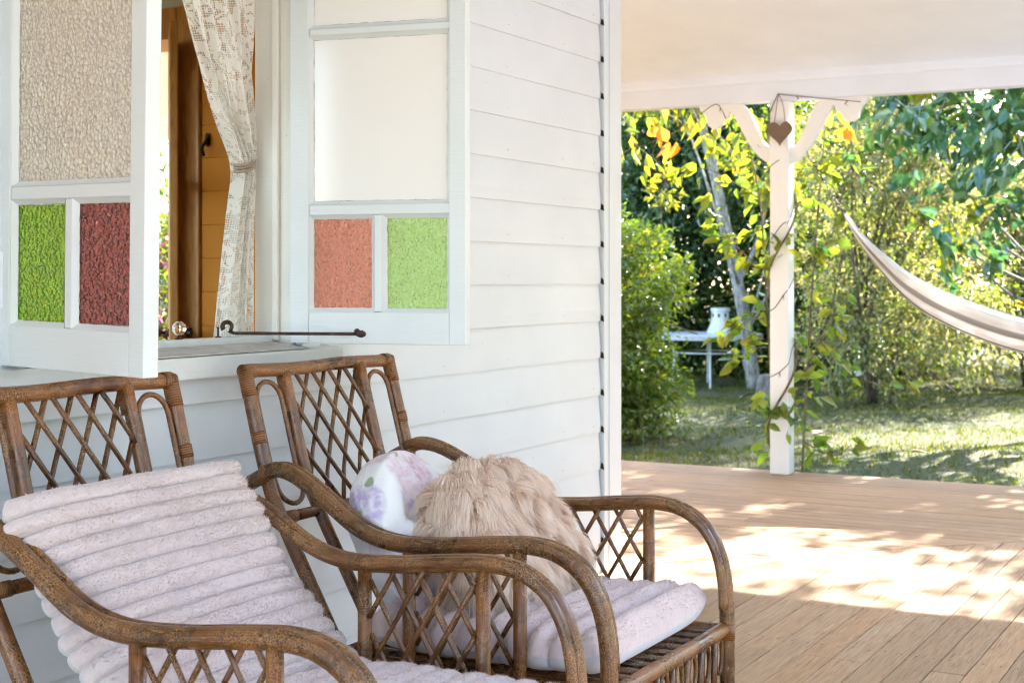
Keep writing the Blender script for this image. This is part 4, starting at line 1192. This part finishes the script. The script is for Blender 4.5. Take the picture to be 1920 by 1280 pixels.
# glossy leaved tree on the right, crown overhanging the lawn
plant('glossy_tree', 'tree with large glossy blue green leaves overhanging behind the hammock', 'tree', (15.2, -.62, GZ),
      [([(15.2, -.62, GZ), (15.15, -.58, 1.0), (15.05, -.5, 2.0), (14.9, -.2, 3.6)], .085, .04)],
      [((14.3, -.35, 2.7), (1.0, 1.0, .95)), ((14.2, .55, 3.1), (.9, .9, .8)), ((14.5, -.5, 3.9), (1.2, 1.3, .9)), ((14.35, .35, 1.75), (.55, .45, .55)), ((14.6, -1.4, 3.2), (1.0, 1.1, 1.2)), ((14.9, -1.2, 4.5), (1.0, 1.1, .8)), ((14.4, -.7, 1.9), (.5, .5, .5))],
      400, 12, .17, .165, .62, [('leaf_teal', .86), ('leaf_gold', .14)], bark='bark_pale', seed=9, sep=230, stems=3)
# small leaved shrub catching the light
plant('sunlit_shrub', 'tall small leaved shrub sparkling with sun right of the post', 'shrub', (17.3, 1.9, GZ),
      [([(17.3 + dx, 1.9 + dy, GZ), (17.2 + 2 * dx, 1.9 + 2 * dy, 1.0), (17.1 + 3 * dx, 1.95 + 3 * dy, 2.6)], .03, .012) for dx, dy in ((.1, .1), (-.12, .08), (.04, -.14), (-.05, .02))],
      [((16.9, 2.0, 2.5), (.9, 1.0, 1.0)), ((17.2, 1.5, 3.4), (1.1, 1.2, .9)), ((17.3, 2.2, 1.5), (.9, .9, .8)), ((17.0, 1.2, 2.6), (.9, .8, .9)), ((17.6, .6, 4.6), (1.2, 1.6, 1.1)), ((17.6, -.3, 6.4), (1.3, 1.9, .7)), ((17.0, 2.0, .5), (.9, 1.0, .7)), ((16.9, 1.0, .9), (.8, .9, .9))],
      3300, 12, .13, .070, .40, [('leaf_olive', .65), ('leaf_hedge', .30), ('leaf_gold', .05)], seed=12, stems=4)
# twiggy brown shrubs under the hammock
for (bx, by, sd, lab) in ((20.3, 2.4, 14, 'twiggy olive shrub at the back of the lawn below the hammock knot'), (20.9, .7, 15, 'twiggy brown shrub at the far right behind the hammock cloth'), (22.0, -1.2, 16, 'twiggy shrub farthest right at the back of the lawn')):
    plant('twiggy_shrub', lab, 'shrub', (bx, by, GZ),
          [([(bx + dx, by + dy, GZ), (bx + 2.2 * dx, by + 2.2 * dy, .8), (bx + 4 * dx, by + 4 * dy, 1.9)], .03, .01) for dx, dy in rng.normal(size=(12, 2)) * .12],
          [((bx, by, 1.35), (1.3, 1.3, .95)), ((bx - .2, by + .3, 2.3), (1.2, 1.3, .8)), ((bx, by, .35), (1.1, 1.2, .5))],
          1150, 10, .15, .095, .40, [('leaf_olive', .75), ('leaf_hedge', .25)], seed=sd, group='twiggy shrubs along the back of the lawn', stems=5)
# off to the right of the view, trees that throw the dappled shade on the deck
for (bx, by, sd, lab, hz) in ((15.0, -2.6, 18, 'leafy tree right of the glossy tree shading the deck', 5.35), (15.6, -5.2, 19, 'leafy tree far right of the lawn shading the deck', 5.65)):
    plant('shade_tree', lab, 'tree', (bx, by, GZ), [([(bx, by, GZ), (bx, by + .1, 1.4), (bx - .1, by, hz)], .13, .05)],
          [((bx, by, hz - .3), (1.5, 1.5, 1.1)), ((bx - .4, by + .8, hz - 1.1), (1.1, 1.0, .8)), ((bx - .2, by - .8, hz - .9), (1.2, 1.1, .9))], 300, 11, .17, .15, .55, [('leaf_teal', .7), ('leaf_hedge', .3)], seed=sd, group='shade trees', stems=2)
# hedge that closes the garden, one long mass far behind
r_ = np.random.default_rng(77); blobs = []
for yy in np.arange(-9, 17, 1.5): blobs.append(((26.5 + r_.normal() * .5, yy, 1.2 + r_.random() * .5), (1.3, 1.2, 1.7))); blobs.append(((27.5 + r_.normal() * .5, yy + .7, 3.0 + r_.random()), (1.4, 1.3, 1.4)))
plant('boundary_hedge', 'dark mass of foliage closing the back of the garden', 'hedge', (26.5, 4, GZ), [], blobs, 3600, 11, .26, .18, .5, [('leaf_dark', .6), ('leaf_olive', .2), ('leaf_hedge', .2)], seed=21)
blobs = [((24.0 - i * 1.3, 10.5 + i * .9, 1.6 + .4 * (i % 2)), (1.4, 1.3, 1.9)) for i in range(8)]
plant('boundary_hedge', 'leafy hedge at the back left seen past the house', 'hedge', (20, 13, GZ), [], blobs, 1300, 11, .24, .15, .5, [('leaf_dark', .6), ('leaf_hedge', .4)], seed=22)
# low understorey closing the far end of the lawn
for i, (bx, by, lab) in enumerate(((20.9, 7.6, 'low dark shrub behind the hedge bush at the far end'), (21.2, 5.9, 'low dark shrub behind the garden table'), (20.9, 4.3, 'low dark shrub right behind the pale leaning trunk'), (21.6, 3.0, 'low dark shrub behind the verandah post'))):
    plant('low_shrub', lab, 'shrub', (bx, by, GZ), [([(bx, by, GZ), (bx, by, .2), (bx, by, .6)], .03, .01)], [((bx, by, .25), (.9, 1.05, .75)), ((bx + .5, by + .3, .6), (.8, .9, .7))], 520, 11, .14, .11, .5, [('leaf_dark', .75), ('leaf_hedge', .25)], seed=50 + i, group='low shrubs under the far trees', stems=2)
# unseen hedge added behind the camera: it fills the reflections and holds back the low sky
r_ = np.random.default_rng(78); blobs = []
for xx in np.arange(-12, 15, 2.0):
    blobs.append(((xx, -10.5 + r_.normal() * .4, 1.3), (1.5, 1.2, 1.7))); blobs.append(((xx + .9, -11.0 + r_.normal() * .4, 3.4 + r_.random() * .6), (1.6, 1.3, 1.6)))
for i in range(9): blobs.append(((14 + i * 1.1, -10 + i * .55 + r_.normal() * .3, 1.3), (1.3, 1.2, 1.7))); blobs.append(((14.5 + i * 1.1, -9.6 + i * .55, 3.4 + r_.random() * .6), (1.4, 1.3, 1.6)))
plant('sky_blocker_hedge', 'unseen tall hedge added across the gravel to hold back the low sky', 'hedge', (0, -10.5, GZ), [], blobs, 3600, 10, .30, .26, .55, [('leaf_olive', .6), ('leaf_hedge', .4)], seed=79)
# flowering bush seen through the room's open doorway
plant('flowering_bush', 'bush with pink and white flowers seen through the open doorway', 'bush', (10.9, 7.3, GZ), [([(10.9, 7.3, GZ), (10.9, 7.3, .6), (10.9, 7.2, 1.2)], .03, .01)],
      [((10.9, 7.3, .9), (.8, .9, .85)), ((11.3, 7.8, 1.5), (.7, .8, .6))], 420, 12, .12, .085, .5, [('leaf_hedge', .62), ('flower_pink', .2), ('leaf_gold', .18)], seed=25, stems=2)

# ---- grass: blades on the lawn
def blades(n, xr, yr, h, w, seed):
    r = np.random.default_rng(seed)
    x = xr[0] + (xr[1] - xr[0]) * r.random(n) ** 1.35; y = r.uniform(*yr, n)
    ok = np.hypot(np.sin(x * 1.7) + np.cos(y * 2.1), np.sin(x * .8 + y * 1.3)) > .35; x, y = x[ok], y[ok]; n = len(x)
    z = LAWN_Z + .035 * np.sin(x * 1.1 + .6) * np.cos(y * .9) + .02 * np.sin(x * 2.7 + y * 1.9) - .012
    P = np.stack([x, y, z], 1); hh = h * r.uniform(.4, 1.2, n)[:, None]
    lean = r.normal(size=(n, 3)) * .5; lean[:, 2] = 1; lean = unit(lean); a = r.uniform(0, 6.28, n)
    S = np.stack([np.cos(a), np.sin(a), np.zeros(n)], 1) * w
    bend = np.stack([np.cos(a + 1.5), np.sin(a + 1.5), np.zeros(n)], 1)
    V = np.stack([P - S, P + S, P + lean * hh * .6 + S * .7, P + lean * hh * .6 - S * .7, P + lean * hh + bend * hh * .35], 1).reshape(-1, 3)
    b = (np.arange(n) * 5)[:, None]
    F = np.concatenate([b + np.array([0, 1, 2]), b + np.array([0, 2, 3]), b + np.array([3, 2, 4])], 1).reshape(-1, 3)
    me = bpy.data.meshes.new('grass'); bulk(me, V, F); return me
gr = obj('grass', blades(120000, (9.1, 25), (-5.5, 8.5), .062, .0042, 31), 'grass')
tag(gr, 'short patchy lawn grass', 'grass', kind='stuff')

# ---- fallen leaves on the lawn
def leaf_object(name, mat, loc, size, asp, axis, normal, parent=None):
    V, F = leaf_arrays(np.zeros((1, 3)), np.array([[1., 0, 0]]), np.array([[0, 0, 1.]]), np.array([1.]), asp, .25, .12)
    key = ('leafmesh', mat, round(asp, 2))
    if key not in _lm:
        me = bpy.data.meshes.new(name); bulk(me, V, F); me.materials.append(M[mat]); _lm[key] = me
    o = bpy.data.objects.new(name, _lm[key]); col.objects.link(o)
    x = Vector(axis).normalized(); z = Vector(normal); y = z.cross(x).normalized(); z = x.cross(y)
    m = Matrix.Translation(Vector(loc)) @ Matrix((x, y, z)).transposed().to_4x4() @ Matrix.Scale(size, 4)
    if parent: o.parent = parent; o.matrix_local = Matrix.Translation(-parent.location) @ m
    else: o.matrix_world = m
    return o
_lm = {}
for i, (x, y) in enumerate([(17.0, 2.6), (17.6, 2.75), (14.0, 3.2), (14.9, 3.6), (15.5, 2.9), (13.3, 3.05), (16.3, 1.2), (13.0, 1.4), (18.3, 3.0), (12.1, .3), (16.6, 3.4)]):
    o = leaf_object('fallen_leaf', 'dry', (x, y, LAWN_Z + .05), random.uniform(.13, .24), .45, (random.uniform(-1, 1), random.uniform(-1, 1), .1), (random.uniform(-.3, .3), random.uniform(-.3, .3), 1))
    tag(o, 'dry curled leaf lying on the lawn', 'leaf', 'fallen leaves on the lawn')

# ---- white garden table with a lantern on it, under the trees
gt = empty('garden_table', (19.0, 4.72, GZ)); tag(gt, 'round white metal garden table under the trees', 'table')
MB().lathe([(.66, .650), (.73, .655), (.745, .722), (.73, .731), (.15, .730)], 36).build('table_top', 'enamel', gt, smooth=False)
for a in (.4, 1.97, 3.54, 5.11):
    MB().tube(spline([(.52 * math.cos(a), .52 * math.sin(a), .70), (.48 * math.cos(a), .48 * math.sin(a), .35), (.58 * math.cos(a), .58 * math.sin(a), .0)], 6), .017, 7).build('leg', 'enamel', gt, smooth=True)
MB().tube([(.49 * math.cos(a), .49 * math.sin(a), .47) for a in np.linspace(0, 6.283, 30, endpoint=False)], .012, 6, closed=True).build('ring_stretcher', 'enamel', gt, smooth=True)
ln = empty('garden_lantern', (19.12, 4.60, GZ + .731)); tag(ln, 'white bell shaped lantern standing on the garden table', 'lantern')
MB().lathe([(.19, 0), (.19, .02), (.15, .10), (.125, .19), (.12, .30), (.135, .31), (.135, .35), (.11, .355)], 20).build('body', 'enamel', ln, smooth=False)
for a in np.linspace(0, 6.28, 8, endpoint=False):
    MB().box((.119, -.013, .225), (.127, .013, .275)).build('slot', 'black', ln, rot=(0, 0, a + .2))
# grey stump by the post and stones
st = MB().lathe([(.20, 0), (.17, .08), (.15, .22), (.13, .30), (.06, .32)], 14); st.v = [(x + random.uniform(-.02, .02), y + random.uniform(-.02, .02), z) for x, y, z in st.v]
tag(st.build('tree_stump', 'stump', None, loc=(17.4, 3.3, GZ - .02)), 'weathered grey tree stump on the lawn behind the post', 'stump')

# ================================================================== ON THE POST
vine = empty('climbing_vine', (BX, PY, 0)); tag(vine, 'yellow green climbing vine twining round the verandah post', 'vine')
VB = Vector((BX, PY, 0)); vr = np.random.default_rng(41)
def stem(pts, r0, r1): 
    pp = spline([np.array(p) - np.array(VB) for p in pts], 7); MB().tube(pp, np.linspace(r0, r1, len(pp)), 6).build('stem', 'stem', vine, smooth=True); return pp + np.array(VB)
paths = []
hel = [(BX + .085 * math.cos(a) * 1.05, PY + .085 * math.sin(a) * 1.05, .05 + 2.2 * i / 40) for i, a in enumerate(np.linspace(.5, 15, 41))]
paths.append((stem(hel, .009, .005), 46))
paths.append((stem([(BX + .06, PY + .14, 1.30), (BX + .05, PY + .30, 1.42), (BX + .02, PY + .44, 1.62), (BX, PY + .50, 1.85)], .005, .002), 26))
paths.append((stem([(BX + .08, PY - .14, 1.35), (BX + .12, PY - .28, 1.5), (BX + .12, PY - .34, 1.75)], .005, .002), 18))
paths.append((stem([(BX + .12, PY + .05, -.2), (BX + .10, PY + .10, .5), (BX + .08, PY + .13, 1.1), (BX + .05, PY + .16, 1.7), (BX, PY + .22, 2.1)], .008, .004), 40))
paths.append((stem([(BX + .12, PY - .08, -.2), (BX + .14, PY - .12, .6), (BX + .12, PY - .16, 1.2), (BX + .15, PY - .20, 1.8), (BX + .1, PY - .25, 2.2)], .008, .004), 46))
# shoots reaching out into the air
for p in ([(BX, PY + .16, 1.75), (BX + .03, PY + .34, 1.86), (BX, PY + .52, 1.95), (BX - .03, PY + .68, 1.93)], [(BX + .05, PY + .15, 1.55), (BX + .05, PY + .3, 1.50), (BX, PY + .42, 1.38)],
          [(BX + .1, PY - .12, .95), (BX + .12, PY - .32, .72), (BX + .15, PY - .55, .58), (BX + .15, PY - .78, .62)], [(BX + .1, PY - .1, .62), (BX + .2, PY - .25, .95), (BX + .2, PY - .33, 1.15)],
          [(BX + .1, PY - .18, 1.9), (BX + .2, PY - .35, 2.0), (BX + .2, PY - .45, 1.8)], [(BX, PY + .12, .98), (BX + .02, PY + .26, .95), (BX, PY + .40, .80)], [(BX, PY + .12, .85), (BX + .02, PY + .24, .90), (BX, PY + .36, .96)], [(BX, PY + .1, .80), (BX + .02, PY + .2, .78), (BX, PY + .3, .68)],
          [(BX - .02, PY + .10, .52), (BX - .05, PY - .02, .40), (BX - .06, PY - .06, .25)], [(BX + .1, PY - .1, .2), (BX + .12, PY - .3, .12), (BX + .1, PY - .42, .2)]):
    paths.append((stem(p, .005, .002), 13))
for pp, n in paths:
    for _ in range(int(n * 1.35)):
        i = vr.integers(0, len(pp) - 1); p = pp[i] + vr.normal(size=3) * .03
        a = p - np.array([BX, PY, p[2]]); nd = np.linalg.norm(a[:2]); a = a / (nd + 1e-6)
        if p[2] < -.1: continue
        ax = a * .8 + vr.normal(size=3) * .6 + np.array([0, 0, -.35]); nm = vr.normal(size=3) * .5 + a * .5 + np.array([0, 0, .4])
        s = vr.uniform(.045, .135)
        if nd < .13 and ax[0] < -.3: ax[0] *= -.4
        leaf_object('leaf', 'leaf_vine' if vr.random() < .8 else ('leaf_gold' if vr.random() < .6 else 'leaf_teal'), p + a * .02, s, .55, ax, nm, vine)
# creeper hanging from the gutter left of the post
cr = empty('hanging_creeper', (9.35, 1.9, 2.40)); tag(cr, 'creeper with yellow leaves hanging under the verandah beam', 'vine')
VB2 = np.array([9.35, 1.9, 2.40])
for k_ in range(15):
    y0 = vr.uniform(.55, 3.2); x0 = 9.15 + vr.uniform(0, .5); ln_ = vr.uniform(.15, .48)
    pts = spline([np.array([x0, y0, 2.45]), np.array([x0 + vr.normal() * .05, y0 + vr.normal() * .1, 2.45 - ln_ * .6]), np.array([x0 + vr.normal() * .1, y0 + vr.normal() * .18, 2.42 - ln_])], 6)
    MB().tube(pts - VB2, np.linspace(.005, .002, len(pts)), 5).build('stem', 'stem', cr, smooth=True)
    for _ in range(8):
        p = pts[vr.integers(2, len(pts))] + vr.normal(size=3) * .04
        leaf_object('leaf', 'leaf_gold' if vr.random() < .55 else 'leaf_vine', p, vr.uniform(.08, .17), .42, vr.normal(size=3) * .4 + np.array([0, 0, -.8]), vr.normal(size=3) + np.array([-.3, 0, .2]), cr)
for yy, zz_ in ((1.28, 2.28), (1.22, 2.17), (.05, 2.33), (-.02, 2.22), (.62, 2.30)):
    for q in range(3):
        o = leaf_object('flower_petal', 'flower_orange', (9.2 + vr.normal() * .03, yy + vr.normal() * .03, zz_), .13, .6, vr.normal(size=3) * .5 + np.array([0, 0, -1]), vr.normal(size=3) + np.array([-1, 0, 0]), cr)

# ---- string of small lights along the beam and round the post
sl = empty('string_lights', (BX - .07, PY, 2.3)); tag(sl, 'dark wire string of tiny lights looped over the beam and post', 'string lights')
B3 = np.array([BX - .07, PY, 2.3]); xf = BX - .066
runs = [[(xf, PY + .62, 2.23), (xf, PY + .52, 2.30), (xf, PY + .42, 2.355), (xf, PY + .37, 2.30), (xf, PY + .33, 2.20)],
        [(xf, PY + .005, 2.395), (xf, PY - .15, 2.37), (xf, PY - .32, 2.345), (xf, PY - .52, 2.315)], [(xf, PY + .005, 2.395), (xf, PY + .05, 2.30), (xf - .01, PY + .08, 2.2)]]
hx = []
for i, a in enumerate(np.linspace(0, 22, 90)):
    f_ = .062 / max(abs(math.cos(a)), abs(math.sin(a))); hx.append((BX - f_ * math.cos(a), PY + f_ * math.sin(a), 1.98 - 1.55 * i / 89 + .015 * math.sin(a * 2.3)))
runs.append(hx)
for rn in runs:
    pp = spline([np.array(p) - B3 for p in rn], 5) if len(rn) < 20 else np.array([np.array(p) - B3 for p in rn])
    MB().tube(pp, .0028, 5).build('cable', 'wire', sl, smooth=True)
    for i in range(4, len(pp), 9):
        b_ = MB().tube([pp[i], pp[i] + np.array([-.004, vr.normal() * .008, -.022])], .0032, 6); bo = b_.build('bulb_holder', 'wire', sl)
        MB().sphere(tuple(pp[i] + np.array([-.004, 0, -.028])), .005, 7, 5, (1, 1, 1.6)).build('bulb', 'bulb', bo, smooth=True)
# ---- heart ornament
ht = empty('heart_ornament', (BX - .082, PY - .012, 2.065)); tag(ht, 'brown wooden heart hanging from twine on the verandah post', 'ornament')
hp = []
for a in np.linspace(0, 2 * math.pi, 48, endpoint=False):
    hp.append((.0052 * 16 * math.sin(a) ** 3, .0052 * (13 * math.cos(a) - 5 * math.cos(2 * a) - 2 * math.cos(3 * a) - math.cos(4 * a)) + .09))
MB().prism([(x, z) for x, z in hp], -.006, .006, 0, axis='x').build('heart', 'heart', ht)
for s in (-1, 1): MB().tube(spline([(0, s * .036, .142), (.002, s * .02, .26), (.012, .012, .335)], 5), .0028, 5).build('twine', 'twine', ht, smooth=True)

# ---- striped hammock slung along the beam
hm = empty('hammock', (BX, -1.3, 0)); tag(hm, 'striped cream and grey cotton hammock slung from the post bracket', 'hammock')
H0 = np.array([BX, -1.3, 0])
A = np.array([BX + .0, .155, 2.06]); Kn = np.array([BX, -.10, 1.63])
ch = MB(); pts = [A + (Kn - A) * t for t in np.linspace(0, 1, 18)]
for i, p in enumerate(pts[:-1]):
    q = pts[i + 1]; dct = (q - p) / np.linalg.norm(q - p); sd_ = np.array([1., 0, 0]) if i % 2 else np.cross(dct, [1., 0, 0])
    c_ = (p + q) / 2
    ch.tube([c_ + dct * .019 * math.cos(a) + sd_ * .008 * math.sin(a) for a in np.linspace(0, 2 * math.pi, 10, endpoint=False)] - H0, .0026, 5, closed=True)
ch.build('chain', 'wire', hm, smooth=True)
prof = spline([(0, -.10, 1.63), (0, -.19, 1.49), (0, -.33, 1.32), (0, -.52, 1.14), (0, -.80, .99), (0, -1.2, .86), (0, -1.75, .80), (0, -2.3, .90), (0, -2.75, 1.2), (0, -2.95, 1.6)], 10)
n_ = len(prof); m_ = 60; tpar = np.linspace(0, 1, n_)
ell = np.concatenate([[0], np.cumsum(np.linalg.norm(np.diff(prof, axis=0), axis=1))]); ell /= ell[-1]
wid = np.interp(ell, [0, .03, .10, .17, .28, .5, .8, .97, 1], [.022, .03, .05, .10, .20, .27, .20, .04, .02])
dep = np.interp(ell, [0, .05, .12, .2, .35, .5, .8, 1], [.03, .07, .15, .22, .24, .24, .18, .02])
V = np.zeros((n_, m_, 3)); uvh = np.zeros((n_, m_, 2))
for i in range(n_):
    a = np.linspace(-1.35, 1.35, m_); ph = np.linspace(0, 1, m_)
    fold = .010 * np.sin(ph * 60 + i * .05) * (1.2 - .8 * min(1, wid[i] / .25))
    V[i, :, 0] = BX + wid[i] * np.sin(a) * 1.02 + fold; V[i, :, 1] = prof[i, 1] + fold * .3; V[i, :, 2] = prof[i, 2] + dep[i] * (.72 - np.cos(a)) + fold * .5
    uvh[i, :, 0] = ell[i]; uvh[i, :, 1] = ph
V -= H0
cl = obj('cloth', grid_mesh('hammock_cloth', V, uvh), 'hammock', hm); so = cl.modifiers.new('thickness', 'SOLIDIFY'); so.thickness = .004
MB().tube([Kn - H0 + np.array([.028 * math.cos(a), .0, .028 * math.sin(a)]) for a in np.linspace(0, 6.28, 14, endpoint=False)], .006, 6, closed=True).build('ring', 'wire', hm, smooth=True)
MB().tube([prof[-1] - H0, np.array([BX, -3.08, 2.2]) - H0], .006, 6).build('rope', 'twine', hm, smooth=True)
make_post(BX, -3.12, 'white verandah post at the outer corner holding the far end of the hammock', False)
